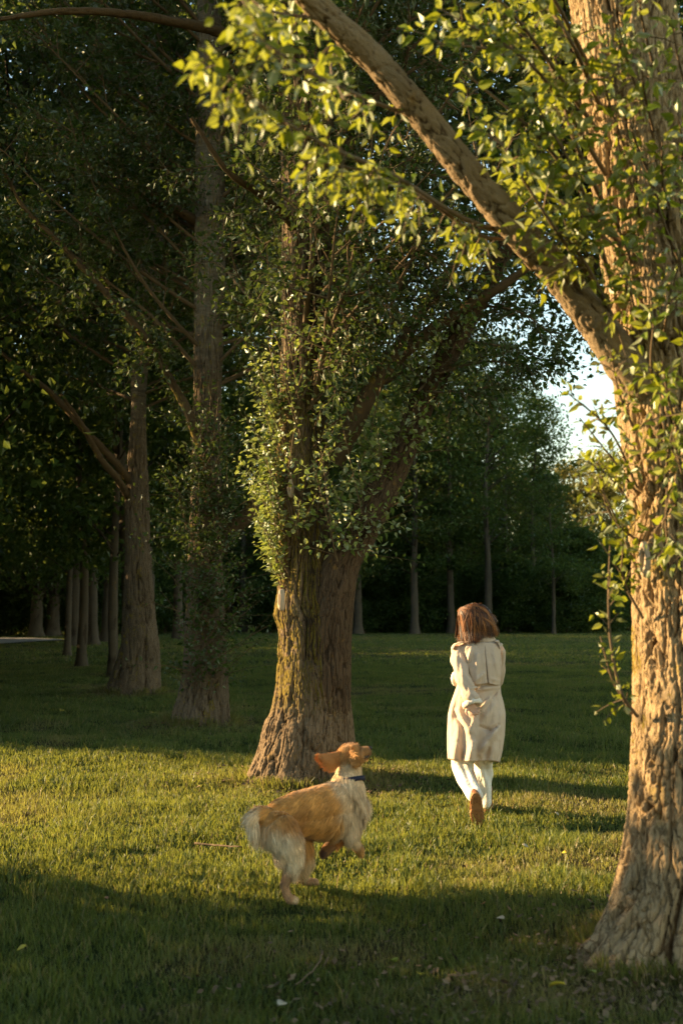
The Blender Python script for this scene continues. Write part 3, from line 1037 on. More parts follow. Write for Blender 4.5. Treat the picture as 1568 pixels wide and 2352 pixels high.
for k in range(190):
    y0 = rg3.uniform(1150, 1600)
    x0 = rg3.uniform(425, 525)
    S = P(x0, y0, DB - .35)
    E = P(x0 + rg3.normal(34 if y0 > 1350 else -15, 78), y0 - rg3.uniform(20, 170), DB - .4 - rg3.uniform(-.2, .8))
    fo.shoots(S, E - S, np.linalg.norm(E - S), 14, .085, .12, .006, .95)
for k in range(110):
    y0 = rg3.uniform(960, 1260)
    S = P(rg3.uniform(450, 510), y0, DB - .3)
    E = P(rg3.normal(470, 85), y0 - rg3.uniform(0, 170), DB - .5 - rg3.uniform(-.2, .9))
    fo.shoots(S, E - S, np.linalg.norm(E - S), 13, .085, .15, .006, .95)
for lim, cnt in (([P(470, 1054, DB - .4), P(390, 869, DB - .8), P(330, 770, DB - 1), P(200, 625, DB - 1.3), P(55, 475, DB - 1.7), P(0, 380, DB - 2)], 90), ([P(452, 510, DB), P(370, 462, DB - .4), P(300, 400, DB - .8), P(200, 350, DB - 1.2)], 60), ([P(460, 430, DB), P(330, 330, DB - .8), P(190, 350, DB - 1.4)], 60)):
    fo.along(catmull(np.array(lim), 24), cnt, .5, 10, .10, (0, -.1, .25), .15, 1, .9, .2)
fo.build('sprouts', treeb, [M_LEAF_DARK, M_TWIG], off)
fo = Foliage(304)
zs, pz = zaxis(pb)
crown(fo, tw, (zs, pz), 4.6, 9.6, 44, lambda u: 3.4, .5, .115, 1.5, 7, .9, away)
crown(fo, tw, (zs, pz), 8.5, 18.0, 34, lambda u: 3.6 - 1.4 * u, .7, .17, 1.2, 6, .9)
link('twigs', tw.mesh('twigs', M_TWIG, off=off), treeb)
fo.build('foliage', treeb, [M_LEAF_DARK, M_TWIG], off)

DA = 22.0
rows = [(1560, 268, 362), (1500, 280, 362), (1400, 287, 352), (1300, 291, 346), (1150, 291, 340), (1000, 300, 334), (850, 305, 338), (640, 318, 372), (500, 326, 378), (400, 332, 372), (250, 333, 365), (100, 334, 356), (-200, 336, 352), (-600, 338, 346)]
pa, ra = px_trunk(rows, DA)
pa, ra = ground_base(pa, ra)
off = pa[0] * [1, 1, 0]
treea = thing('poplar_tree', 'dark straight poplar with two slanting limbs, third in the row behind the mossy one', 'tree', off, 'poplars in the row')
mb = MB()
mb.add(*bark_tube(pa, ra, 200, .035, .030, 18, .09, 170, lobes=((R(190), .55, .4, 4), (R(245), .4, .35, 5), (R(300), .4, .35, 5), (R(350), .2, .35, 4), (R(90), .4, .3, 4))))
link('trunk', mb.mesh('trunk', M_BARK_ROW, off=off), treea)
for k, (pts, rads) in enumerate((
        ([P(305, 1115, DA), P(284, 1085, DA - .2), P(245, 1040, DA - .4), P(190, 982, DA - .6), P(120, 905, DA - .8), P(50, 850, DA - 1), P(-30, 780, DA - 1.2)], [.085, .075, .068, .06, .05, .04, .025]),
        ([P(300, 1150, DA), P(270, 1100, DA - .5), P(230, 1050, DA - .9), P(185, 970, DA - 1.2), P(140, 905, DA - 1.4)], [.07, .06, .052, .042, .025]),
        ([P(330, 700, DA), P(400, 600, DA), P(450, 500, DA)], [.11, .08, .04]))):
    limb(treea, 'limb', pts, rads, M_LIMB_MID, 18, .07, .014, 12, 180 + k, off)
fo = Foliage(404)
tw = MB()
zs, pz = zaxis(pa)
crown(fo, tw, (zs, pz), 5.4, 12.6, 46, lambda u: 4.2, .45, .15, 1.2, 7, .2, away)
crown(fo, tw, (zs, pz), 11.0, 20.0, 22, lambda u: 3.6 - 1.4 * u, .75, .2, .8, 6, .2)
link('twigs', tw.mesh('twigs', M_TWIG, off=off), treea)
fo.build('foliage', treea, [M_LEAF_DARK, M_TWIG], off)


# ---------------------------------------------------------------- more distant trees: a few kinds, copied with their parts
def kind_tree(seed, H, zb, rad, nclump, nleaf, lsize, leafm, trunk_r, shape='oval', bark=M_BARK_FAR, lean=0.0):
    """(trunk mesh, crown mesh) of a tree that stands at its own origin."""
    fo = Foliage(seed, detail=False)
    rng = fo.rng
    tb = MB()
    top = np.array([rng.normal(0, .25) + lean, rng.normal(0, .25), H * .93])
    tp = catmull(np.array([[0, 0, -.1], [rng.normal(0, .06) + lean * .15, rng.normal(0, .06), H * .22], [rng.normal(0, .15) + lean * .4, rng.normal(0, .15), H * .5], top]), 26)
    rr = trunk_r * np.interp(np.linspace(0, 1, 26), [0, .03, .08, .5, 1], [1.7, 1.2, 1.0, .6, .08])
    tb.add(*bark_tube(tp, rr, 20, H / 60, trunk_r * .12, 6, .15, seed))
    for c in range(nclump):
        u = rng.uniform(0, 1) ** .85
        z = zb + (H - zb) * u
        prof = {'oval': math.sin(math.pi * min(1, .12 + .86 * u)) ** .7, 'cone': (1 - u) ** .6 * min(1, .5 + 2.5 * u), 'bush': math.sqrt(max(0, 1 - (u * .98) ** 2))}[shape]
        az = rng.uniform(0, 6.283)
        rad_c = rad * prof * math.sqrt(rng.uniform(.02, 1)) * rng.uniform(.8, 1.12)
        axis_p = np.array([np.interp(z, tp[:, 2], tp[:, k]) for k in range(3)])
        cpos = axis_p + np.array([math.cos(az) * rad_c, math.sin(az) * rad_c, 0])
        if rad_c > .5 and c % 2 == 0:
            zb0 = max(min(zb, H * .3), z - rad_c * .7)
            s0 = np.array([np.interp(zb0, tp[:, 2], tp[:, k]) for k in range(3)])
            bp = catmull(np.array([s0, (s0 + cpos) / 2 + [0, 0, .1], cpos]), 5)
            tb.add(*tube(bp, np.linspace(trunk_r * .22, .012, 5), 4, cap=False))
        n = nleaf
        cs = rad * rng.uniform(.16, .34)
        pos = cpos + rng.normal(0, 1, (n, 3)) * np.array([cs, cs, cs * .62]) * .62
        pos[:, 2] = np.maximum(pos[:, 2], .05)
        d = rng.normal(0, 1, (n, 3))
        d[:, 2] -= .4
        up = rng.normal(0, .7, (n, 3))
        up[:, 2] += .6
        fo.leaves(pos, d, nrm(up), lsize * rng.uniform(.6, 1.25, n), np.clip(rng.normal(.5, .2, n) + rng.normal(0, .12), 0, 1))
    return tb.mesh('trunk', bark), fo.mb.mesh('crown', [leafm], smooth=False)


KINDS = {
    'tall': kind_tree(1, 20, 3.6, 3.6, 120, 105, .26, M_LEAF_FAR, .27),
    'tall2': kind_tree(2, 22, 4.5, 3.2, 110, 105, .26, M_LEAF_FAR, .24),
    'airy': kind_tree(3, 21, 4.0, 4.2, 92, 66, .27, M_LEAF_FAR, .26),
    'broad': kind_tree(4, 15, 2.2, 5.2, 130, 120, .24, M_LEAF_FAR, .34),
    'young': kind_tree(5, 10, 2.2, 1.9, 60, 70, .17, M_LEAF_FAR, .11),
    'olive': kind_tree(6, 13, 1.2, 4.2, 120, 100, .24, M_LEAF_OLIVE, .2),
    'bush': kind_tree(7, 4.2, .2, 2.2, 130, 120, .15, M_LEAF_FAR, .06, 'bush'),
    'bush_airy': kind_tree(17, 4.2, .2, 2.3, 70, 46, .15, M_LEAF_FAR, .06, 'bush'),
    'high': kind_tree(8, 20, 11.0, 4.4, 190, 120, .24, M_LEAF_FAR, .2, lean=3.0),
    'near_high': kind_tree(9, 17, 6.9, 4.2, 230, 190, .13, M_LEAF_DARK, .16, lean=2.8),
}


def plant(kind, x, y, label, group=None, s=1.0, rz=None, cat='tree', name=None):
    rz = (x * 7.3 + y * 3.1) % 6.283 if rz is None else rz
    t = thing(name or ('shrub' if kind.startswith('bush') else 'broadleaf_tree'), label, 'shrub' if kind.startswith('bush') else cat, (x, y, gz(x, y) if y < 60 else 0), group, rz)
    t.scale = (s, s, s)
    link('stem' if kind.startswith('bush') else 'trunk', KINDS[kind][0], t)
    link('foliage' if kind.startswith('bush') else 'crown', KINDS[kind][1], t)
    return t


def at_px(px, D):
    return P(px, 1405, D)[0]


# the row goes on, and the saplings beside it
for kind, px, D, s, lab in (
        ('young', 190, 33, 1.25, 'slim young tree with a grey trunk and pale foot, left of the dark poplar'),
        ('young', 157, 41, 1.1, 'thinnest young tree, its narrow stem beside the end of the path'),
        ('young', 263, 27.5, 1.1, 'slim sapling with a dark stem, just behind the dark poplar with two limbs'),
        ('tall', 172, 52, 1.0, 'row poplar with a flared foot, seen behind the slim grey trunk near the path'),
        ('tall2', 214, 54, 1.0, 'row poplar with a grey foot, right beside the slim grey trunk near the path'),
        ('tall', 246, 60, 1.0, 'far row poplar seen between the slim sapling and the grey trunk'),
        ('broad', 84, 72, 1.1, 'dark leaning trunk beyond the path, the left one of a close pair'),
        ('broad', 122, 74, 1.15, 'thick dark trunk beyond the path, the right one of a close pair'),
        ('tall2', 410, 66, 1.05, 'far tree whose trunk foot shows between the two row poplars'),
        ('tall', 823, 80, 1.0, 'far tree with a pale trunk close to the right side of the mossy poplar'),
        ('airy', 952, 80, 1.02, 'far tree with a thin pale trunk halfway between the mossy poplar and the person'),
        ('tall2', 1036, 82, 1.05, 'far tree with a stout grey trunk just left of the person'),
        ('airy', 1120, 81, 1.05, 'far tree forking low, straight behind the person'),
        ('airy', 1225, 93, .95, 'airy tall tree against the bright sky, right of the person'),
        ('young', 1270, 80, 1.2, 'far thin trunked tree in the gap between the person and the sunlit poplar'),
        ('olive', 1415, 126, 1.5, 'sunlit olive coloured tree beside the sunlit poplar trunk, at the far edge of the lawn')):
    plant(kind, at_px(px, D), D, lab, 'trees beyond the lawn', s)
for (x, y, k, s, rz_) in ((-9.4, 27, 'tall', 1.0, 0), (-9.6, 25.5, 'near_high', 1.2, 0), (-5.05, 28, 'near_high', 1.25, 2.6)):
    plant(k, x, y, 'tall leafy tree whose crown fills the dark upper left corner of the photo', 'crowns in the upper left corner', s, rz_)
plant('near_high', at_px(1575, 17), 17, 'tall dark tree hidden behind the sunlit poplar, its crown filling the top of the photo', None, 1.0, 3.0)
plant('near_high', at_px(1640, 23), 23, 'second dark tree hidden farther behind the sunlit poplar', None, 1.1, 3.3)
HID = 'row poplar that stands hidden behind a nearer trunk of the row'
for (px, D, k, s) in ((318, 34, 'tall', .9), (470, 31, 'tall2', .85), (715, 42, 'tall', 1.0), (700, 58, 'tall2', 1.0), (330, 46, 'tall2', 1.0)):
    plant(k, at_px(px, D), D, HID, 'row poplars hidden behind the nearer ones', s)

for (px, D, k, s) in ((875, 86, 'tall', 1.0), (905, 92, 'tall2', 1.05), (985, 88, 'tall', 1.02), (1075, 90, 'tall2', 1.1), (1005, 96, 'tall', 1.0), (1165, 92, 'airy', 1.0), (1090, 99, 'tall', 1.0), (780, 92, 'tall', 1.1), (840, 99, 'tall2', 1.15)):
    plant(k, at_px(px, D), D, 'tall dark tree in the wall of trees behind the person and the mossy poplar', 'wall of trees behind the person', s)

for px in range(640, 1420, 66):
    D = 84 + (px * 7 % 5) * .5
    plant('bush', at_px(px, D), D, 'dark shrub under the wall of trees behind the person', 'shrubs under the wall of trees', 1.0 + (px % 7) * .06)

for (px, D, s) in ((-110, 74, 1.7), (-30, 77, 1.8), (30, 76, 1.5), (170, 80, 1.9), (240, 78, 1.7), (300, 84, 1.9), (380, 86, 1.8), (-200, 72, 1.8)):
    plant('bush', at_px(px, D), D, 'mid green shrub beyond the pale path, at the left edge of the lawn', 'shrubs beyond the path', s)

# the wood that closes the lawn
rw = np.random.default_rng(77)
WOOD = 'tall tree in the dark wood along the far edge of the lawn'
for px in range(-700, 1250, 95):
    D = rw.uniform(92, 108)
    plant(('tall', 'tall2', 'broad', 'airy')[rw.integers(0, 3)], at_px(px + rw.uniform(-25, 25), D), D, WOOD, 'wood along the far edge of the lawn', rw.uniform(.9, 1.15))
for px in range(-500, 2100, 62):
    D = rw.uniform(96, 106)
    plant('bush', at_px(px + rw.uniform(-20, 20), D), D, 'dense dark shrub at the foot of the wood beyond the lawn', 'shrubs at the foot of the wood', rw.uniform(1.4, 2.1))
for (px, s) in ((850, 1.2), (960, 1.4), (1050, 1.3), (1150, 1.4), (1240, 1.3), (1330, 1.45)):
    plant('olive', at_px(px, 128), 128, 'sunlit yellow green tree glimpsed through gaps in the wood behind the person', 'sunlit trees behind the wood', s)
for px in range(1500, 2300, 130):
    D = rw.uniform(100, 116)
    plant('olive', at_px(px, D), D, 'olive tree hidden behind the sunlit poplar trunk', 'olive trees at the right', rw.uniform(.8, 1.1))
# dense trees on the left of the lawn
for (x, y, k, s) in ((-12.2, 33, 'tall', .95), (-15, 41, 'broad', 1.0), (-19.6, 56, 'tall2', 1.0), (-22, 62, 'broad', 1.1), (-10.5, 62, 'tall2', .95), (-24, 84, 'broad', 1.2), (-17, 86, 'tall', 1.0), (-26, 66, 'tall', 1.1), (-7.5, 88, 'tall', 1.0)):
    plant(k, x, y, 'dense dark tree in the shaded wood at the left of the lawn', 'shaded wood left of the lawn', s)

# neighbours of the row on the sunny side, outside the frame: their crowns shade the lawn
OFF = 'leafy tree of the neighbouring row, on the sunny side of the lawn'


def at_q(x, q):
    return (q - x * math.sin(SUN_AZ)) / math.cos(SUN_AZ)


for (x, q, k, s) in ((-9.4, 12.9, 'near_high', 1.0), (-13, 12.7, 'high', 1.0), (-9.5, 15.6, 'broad', .85), (-12, 20.5, 'broad', 1.0), (-15, 26, 'broad', 1.1), (-17, 32, 'tall', 1.0), (-19, 38, 'broad', 1.1), (-22, 45, 'broad', 1.2), (-26, 53, 'broad', 1.2), (-30, 62, 'broad', 1.2)):
    plant(k, x, at_q(x, q), OFF, 'neighbouring row on the sunny side', s, R(-104) if 'high' in k else None)
SHR = 'round leafy shrub on the sunny side of the lawn'
for (x, q, s) in ((-9.0, 4.35, 1.0), (-8.0, 2.1, 1.0), (-7.0, 3.2, .8), (-8.5, -.3, .95), (-7, -2.4, .95), (-6.5, -5, 1.0), (-7.2, 12.5, .42)):
    plant('bush', x, at_q(x, q), SHR, 'shrubs on the sunny side', s)
for (x, q, s) in ((-9.5, 4.4, .9), (-8.4, 5.9, .45), (-7.0, 7.0, .30), (-7.4, 12.4, .6), (-8.6, 14.0, .85)):
    plant('bush_airy', x, at_q(x, q), 'thin open shrub on the sunny side of the lawn', 'shrubs on the sunny side', s)
for (q, s) in ((13.9, .95), (16.4, 1.15), (19.0, 1.2), (21.6, 1.3), (24.2, 1.3), (27, 1.4), (30.5, 1.45), (34, 1.5), (38.5, 1.5), (43.5, 1.5), (49, 1.5), (55, 1.6)):
    x = -8.0
    for _ in range(12):
        x = -(.31 * at_q(x, q) + 3.0 * s + .3)
    plant('bush', x, at_q(x, q), SHR, 'shrubs on the sunny side', s)

# unseen trees added behind and right of the camera to block sky light
BACK = 'large leafy tree added out of view to block sky light'
for (x, y, k, s) in ((4.6, -2.5, 'high', .95), (-3.5, -5, 'high', 1.0), (13, 5, 'high', 1.1), (15, 14, 'broad', 1.2), (20, 36, 'broad', 1.2), (30, 64, 'broad', 1.2)):
    plant(k, x, y, BACK, 'unseen trees added to block sky light', s)

# long uncut grass close round the feet of the trunks
rt = np.random.default_rng(63)
tv_, tf_, ta_, td_, off_ = [], [], [], [], 0
for me_, base, n, hgt in ((next(o for o in near.children if o.name.startswith('trunk')).data, near.location, 3400, .085), (next(o for o in midt.children if o.name.startswith('trunk')).data, midt.location, 2600, .10), (next(o for o in treeb.children if o.name.startswith('trunk')).data, treeb.location, 1800, .12), (next(o for o in treea.children if o.name.startswith('trunk')).data, treea.location, 1400, .14)):
    vv = pts_mesh(me_) + np.array(base)
    ring = vv[(vv[:, 2] > .03) & (vv[:, 2] < .11)]
    cen = ring.mean(0)
    p = ring[rt.integers(0, len(ring), n)]
    d = nrm((p - cen) * [1, 1, 0])
    p = p + d * np.abs(rt.normal(0, .07, n))[:, None] + rt.normal(0, .02, (n, 3))
    clumpy = vnoise(p * [6, 6, 0], 5) > -.25
    p, d = p[clumpy], d[clumpy]
    n = len(p)
    p[:, 2] = ground_z(p[:, 0], p[:, 1]) - .005
    h = hgt * rt.uniform(.35, 1.35, n)
    az = rt.uniform(0, 6.283, n)
    s = np.stack([np.cos(az), np.sin(az), 0 * az], 1) * (.0022 + .0006 * np.array(base)[1] ** .5)
    ln = nrm(d + rt.normal(0, .7, (n, 3)) * [1, 1, 0]) * (h * rt.uniform(.1, .7, n))[:, None]
    up = np.array([0, 0, 1.0])
    mid = p + up * (h * .6)[:, None] + ln * .35
    v = np.stack([p - s, p + s, mid + s * .8, mid - s * .8, p + up * h[:, None] + ln], 1).reshape(-1, 3)
    k = np.arange(n)[:, None] * 5 + off_
    tv_.append(v)
    tf_ += [k + np.array([0, 1, 2, 3]), k + np.array([3, 2, 4])]
    ta_.append(np.repeat(rt.uniform(.1, 1, n), 5))
    td_.append(np.repeat(np.where(rt.uniform(0, 1, n) < .3, .9, .15), 5))
    off_ += len(v)
tuft = link('long_grass', mesh_np('long_grass', np.concatenate(tv_), tf_, M_GRASS, False, {'rnd': np.concatenate(ta_), 'dry': np.concatenate(td_)}))
tuft['kind'] = 'stuff'
tag(tuft, 'longer uncut grass close round the feet of the trunks', 'grass')

# ================================================================== PERSON AND DOG
def hull_capsule(bm, a, ra, b, rb, seg=14):
    """Tapered capsule between two spheres (or ellipsoids: radius as a 3-tuple)."""
    t = bmesh.new()
    for p, r in ((a, ra), (b, rb)):
        r = (r, r, r) if np.isscalar(r) else r
        bmesh.ops.create_uvsphere(t, u_segments=seg, v_segments=seg - 4, radius=1.0,
                                  matrix=Matrix.Translation(Vector(p)) @ Matrix.Diagonal((*r, 1)))
    res = bmesh.ops.convex_hull(t, input=t.verts)
    bmesh.ops.delete(t, geom=[g for g in res['geom_interior'] if isinstance(g, bmesh.types.BMVert)], context='VERTS')
    loose = [v for v in t.verts if not v.link_faces]
    bmesh.ops.delete(t, geom=loose, context='VERTS')
    me = bpy.data.meshes.new('tmp')
    t.to_mesh(me)
    t.free()
    bm.from_mesh(me)
    bpy.data.meshes.remove(me)


def blob(name, caps, voxel, smooth_it, mats, off):
    """One continuous surface grown round tapered capsules."""
    bm = bmesh.new()
    for a, ra, b, rb in caps:
        hull_capsule(bm, np.asarray(a) - off, ra, np.asarray(b) - off, rb)
    me = bpy.data.meshes.new(name)
    bm.to_mesh(me)
    bm.free()
    o = bpy.data.objects.new(name, me)
    COL.objects.link(o)
    md = o.modifiers.new('remesh', 'REMESH')
    md.mode = 'VOXEL'
    md.voxel_size = voxel
    md.use_smooth_shade = True
    sm = o.modifiers.new('smooth', 'SMOOTH')
    sm.iterations = smooth_it
    sm.factor = .5
    dg = bpy.context.evaluated_depsgraph_get()
    out = bpy.data.meshes.new_from_object(o.evaluated_get(dg))
    out.name = name
    bpy.data.objects.remove(o)
    bpy.data.meshes.remove(me)
    out.materials.clear()
    for m in mats:
        out.materials.append(m)
    return out


def chain(pts, rads):
    return [(pts[i], rads[i], pts[i + 1], rads[i + 1]) for i in range(len(pts) - 1)]


def pts_of(me):
    v = np.zeros(len(me.vertices) * 3, np.float32)
    me.vertices.foreach_get('co', v)
    return v.reshape(-1, 3).astype(float)


# ---------------------------------------------------------------- person
WD = 8.9
WO = P(1093, 1405, WD) * [1, 1, 0]
WO[2] = gz(WO[0], WO[1])
person = thing('person', 'person seen from behind running over the grass in a beige trench coat and white trousers', 'person', WO)


def W(zx, zy, dy=0.0):
    """Point of the figure measured on an enlargement of the photo; dy is metres behind the figure's own plane."""
    return P(992.25 + zx / 4.27, 1359.75 + zy / 4.27, WD + dy)


def cloth_mat(name, col, weave=220, rough=.85, wr=.5):
    m, nt, b = mat(name)
    tc = N(nt, 'TexCoord')
    n = noise(nt, 7, 4, tc.outputs['Object'])
    c = mix(nt, n, tuple(.90 * x for x in col), tuple(1.06 * x for x in col))
    nt.links.new(c, b.inputs['Base Color'])
    b.inputs['Roughness'].default_value = rough
    b.inputs['Specular IOR Level'].default_value = .2
    b.inputs['Sheen Weight'].default_value = .15
    mp = N(nt, 'Mapping')
    mp.inputs['Scale'].default_value = (1.6, 1.6, .6)
    mp.inputs['Rotation'].default_value = (0, R(20), 0)
    nt.links.new(tc.outputs['Object'], mp.inputs[0])
    big = noise(nt, 11, 3, mp.outputs[0], .55, .8)
    bump(nt, b, big, wr, .03)
    return m


M_COAT = cloth_mat('beige_gabardine', (.56, .43, .315))
M_TROUS = cloth_mat('white_cotton', (.74, .69, .60), wr=.6)
M_SHERPA = simple('cream_shearling', (.80, .72, .60), 1.0, .2, 120, 1.0)
M_SKIN = simple('skin', (.62, .37, .25), .5, .06, 12)
M_BOOT = simple('brown_leather', (.16, .060, .020), .5, .2, 20, .2)
M_SOLE = simple('brown_rubber', (.30, .14, .05), .6, .15, 30)
M_HAIR, nt, b = mat('brown_hair')
c = ramp(nt, attr(nt, 'rnd'), [(0, (.014, .005, .002)), (.5, (.105, .036, .009)), (1, (.36, .14, .036))])
nt.links.new(c, b.inputs['Base Color'])
b.inputs['Roughness'].default_value = .5
b.inputs['Specular IOR Level'].default_value = .3
M_EYE = simple('eye', (.06, .035, .02), .2, .05)

# body: one surface, most of it inside the clothes
hd = W(415, 285, .02)
face = nrm(np.array([-.86, .5, -.05]))                 # the head looks to the left
fs = np.cross(face, [0, 0, 1.0])
caps = []
caps += [(hd + [0, 0, .03], (.078, .085, .085), hd - [0, 0, .035] + face * .012, (.066, .07, .07))]
caps += [(hd + face * .045 - [0, 0, .055], .045, hd + face * .05 - [0, 0, .085], .030)]          # jaw and chin
caps += [(hd + face * .085 + [0, 0, .01], .012, hd + face * .098 - [0, 0, .022], .013)]          # nose
caps += [(hd + face * .078 - [0, 0, .052] + fs * .016, .009, hd + face * .078 - [0, 0, .052] - fs * .016, .009)]   # mouth
for s in (-1, 1):
    caps += [(hd + fs * .078 * s + [0, 0, .015], .012, hd + fs * .076 * s - [0, 0, .03], .009)]  # ears
    caps += [(hd + face * .074 + fs * .032 * s + [0, 0, .035], .012, hd + face * .078 + fs * .010 * s + [0, 0, .032], .010)]   # brow
caps += [(W(425, 370, .02), .05, W(455, 480, .02), .058)]
caps += chain([W(460, 520, .02), W(470, 700, .0), W(455, 900, .0), W(440, 1050, .0), W(435, 1180, -.02)], [(.12, .075, .07), (.125, .085, .09), (.105, .08, .08), (.13, .095, .09), (.145, .10, .09)])
LA = [W(250, 575, .0), W(262, 700, -.06), W(300, 850, -.13), W(345, 960, -.19), W(390, 1090, -.24)]
RA = [W(640, 575, .02), W(650, 720, .10), W(610, 880, .20), W(430, 880, .30), W(262, 850, .30)]
caps += chain([W(430, 540, .02)] + LA, [.06, .055, .045, .038, .032, .024])
caps += chain([W(480, 540, .02)] + RA, [.06, .055, .045, .038, .032, .024])
LL = [W(360, 1230, -.02), W(345, 1480, .02), W(330, 1730, .02), W(400, 1900, -.22), W(432, 2010, -.38)]
RL = [W(520, 1230, -.02), W(525, 1500, .12), W(500, 1720, .20), W(510, 1900, .17), W(530, 2075, .14)]
caps += chain(LL, [.085, .07, .055, .045, .036])
caps += chain(RL, [.085, .07, .055, .045, .036])
# left hand: back of the hand to the camera, fingers spread and bent to the right, thumb to the left
wr = LA[-1]


def finger(pts, r0):
    return chain(pts, [r0, r0 * .93, r0 * .86, r0 * .75][:len(pts)])


HW = lambda x, y, d: W(x, y, -.26 + d)
kn = [HW(372, 1168, .0), HW(394, 1160, .0), HW(414, 1150, .0), HW(430, 1138, .0)]
for q in kn:
    caps += [(W(388, 1105, -.25), .019, q, .0115)]
caps += finger([kn[0], HW(392, 1190, -.012), HW(408, 1203, -.012), HW(418, 1208, -.004)], .0088)
caps += finger([kn[1], HW(418, 1184, -.014), HW(437, 1196, -.014), HW(450, 1200, -.004)], .0090)
caps += finger([kn[2], HW(438, 1168, -.014), HW(455, 1176, -.012), HW(468, 1178, -.004)], .0086)
caps += finger([kn[3], HW(450, 1148, -.012), HW(464, 1150, -.010), HW(474, 1149, -.004)], .0078)
caps += chain([W(372, 1115, -.25), HW(340, 1150, -.01), HW(332, 1178, -.02), HW(346, 1205, -.024)], [.016, .0125, .0105, .0085])
# right hand, held before the body
rw_ = RA[-1]
hx = np.array([-.12, .95, .1])
for k, (sx, sz) in enumerate(((-.5, .030), (-.15, .011), (.15, -.010), (.4, -.030))):
    q = rw_ + hx * .085 + np.array([0, 0, sz])
    caps += [(rw_, .019, q, .0115)]
    caps += finger([q, q + np.array([.01, .036, -.004]), q + np.array([.035, .050, -.01]), q + np.array([.052, .042, -.012])], .0085)
caps += chain([rw_ + hx * .03, rw_ + hx * .06 + [.03, 0, .035], rw_ + hx * .085 + [.05, 0, .035]], [.016, .012, .009])
body_me = blob('body', caps, .0048, 4, [M_SKIN], WO)
link('body', body_me, person)
for s in (-1, 1):
    bm = bmesh.new()
    bmesh.ops.create_uvsphere(bm, u_segments=12, v_segments=8, radius=.011, matrix=Matrix.Translation(Vector(hd + face * .072 + fs * .031 * s + np.array([0, 0, .018]) - WO)))
    me = bpy.data.meshes.new('eye')
    bm.to_mesh(me)
    bm.free()
    me.materials.append(M_EYE)
    link('eye', me, person)

# coat: lofted sections (row, left, right, half depth, depth of the centre)
CS = np.array([(452, 425, 560, .062, .0), (480, 370, 595, .072, 0), (505, 285, 640, .088, 0), (540, 232, 660, .10, 0), (600, 242, 668, .112, 0), (700, 268, 676, .122, 0), (820, 262, 674, .122, 0),
               (910, 248, 662, .118, 0), (1000, 216, 670, .132, 0), (1100, 182, 698, .150, -.01), (1200, 158, 714, .165, -.02), (1400, 149, 706, .185, -.03), (1550, 150, 684, .19, -.03), (1650, 155, 657, .19, -.03)], float)


def coat_row(zy):
    return [np.interp(zy, CS[:, 0], CS[:, k]) for k in (1, 2, 3, 4)]


FOLDS = [((480, 1325), (575, 1362), .020, -.018), ((575, 1362), (645, 1305), .018, -.020), ((640, 1330), (560, 1440), .030, .022), ((560, 1440), (470, 1580), .032, .024), ((565, 1040), (470, 1150), .014, .016),
         ((650, 960), (585, 1035), .014, -.016), ((205, 1150), (300, 1320), .024, -.018), ((255, 1180), (360, 1360), .028, .020), ((405, 1480), (365, 1650), .022, .022), ((300, 1560), (290, 1660), .018, -.014),
         ((215, 1000), (180, 1250), .02, .012), ((600, 1120), (480, 1290), .03, .012), ((690, 1150), (640, 1420), .026, .014), ((650, 1450), (600, 1670), .024, .018), ((540, 1530), (520, 1680), .022, -.015), ((230, 1450), (220, 1660), .024, .012),
         ((420, 1230), (380, 1330), .014, .012), ((430, 960), (640, 930), .016, .012)]


def fold_h(zx, zy, folds, sc_=1254.0):
    h = np.zeros_like(zx)
    for (a, b_, w, g) in folds:
        ax, ay = a
        dx, dy = b_[0] - ax, b_[1] - ay
        L2 = dx * dx + dy * dy
        t = np.clip(((zx - ax) * dx + (zy - ay) * dy) / L2, 0, 1)
        dist = np.hypot(zx - ax - t * dx, zy - ay - t * dy) / sc_
        h += 2.3 * g * np.exp(-(dist / (.82 * w)) ** 2) * (.35 + .65 * np.sin(math.pi * np.clip(t, .08, .92)))
    return h


def coat_back(zx, zy):
    """Depth of the coat's back at a measured point (no folds)."""
    l, r, hdp, cy = coat_row(zy)
    c_, hw = (l + r) / 2, (r - l) / 2
    u = np.clip((zx - c_) / hw, -.999, .999)
    return cy - hdp * (1 - np.abs(u) ** 2.3) ** .5


def Wv(zx, zy, dy):
    return np.array([W(a, b_, c_) for a, b_, c_ in zip(np.ravel(zx), np.ravel(zy), np.ravel(dy))])


zyv = np.concatenate([np.linspace(452, 540, 14), np.linspace(548, 1652, 120)])
th = np.arange(150) * 2 * math.pi / 150
ZX, ZY, DY = [], [], []
for zy in zyv:
    l, r, hdp, cy = coat_row(zy)
    ct, st = np.cos(th), np.sin(th)
    x = (l + r) / 2 + (r - l) / 2 * np.sign(ct) * np.abs(ct) ** .88
    zz = zy + sstep(1500, 1650, zy) * (8 * np.sin(th * 3 + 1) + 26 * (x - 400) / 250 * .45)
    y = cy + hdp * np.sign(st) * np.abs(st) ** .88
    back = np.clip(-st * 1.6, 0, 1)
    h = fold_h(x, zz + 0 * x, FOLDS) * back
    h += sstep(940, 1600, zy) * (.016 * np.sin(th * 9 + 1.3 + zy * .0018) + .010 * np.sin(th * 15 + .4 - zy * .003)) * back
    seam = np.interp(zy, [1150, 1600], [458, 428])
    if zy > 1130:
        k = np.clip((zy - 1130) / 60, 0, 1)
        h += k * (.024 * (1 - sstep(seam - 2, seam + 4, x)) * np.clip((x - 200) / 200, 0, 1) + .010 * sstep(seam, seam + 120, x) - .010) * back
    ZX.append(x)
    ZY.append(zz + 0 * x)
    DY.append(y - h)
ZX, ZY, DY = np.array(ZX), np.array(ZY), np.array(DY)
cv = Wv(ZX, ZY, DY)
wob = .004 * vnoise(cv * 14, 3) + .006 * vnoise(cv * [7, 7, 3.5], 4)
cv[:, 1] -= wob
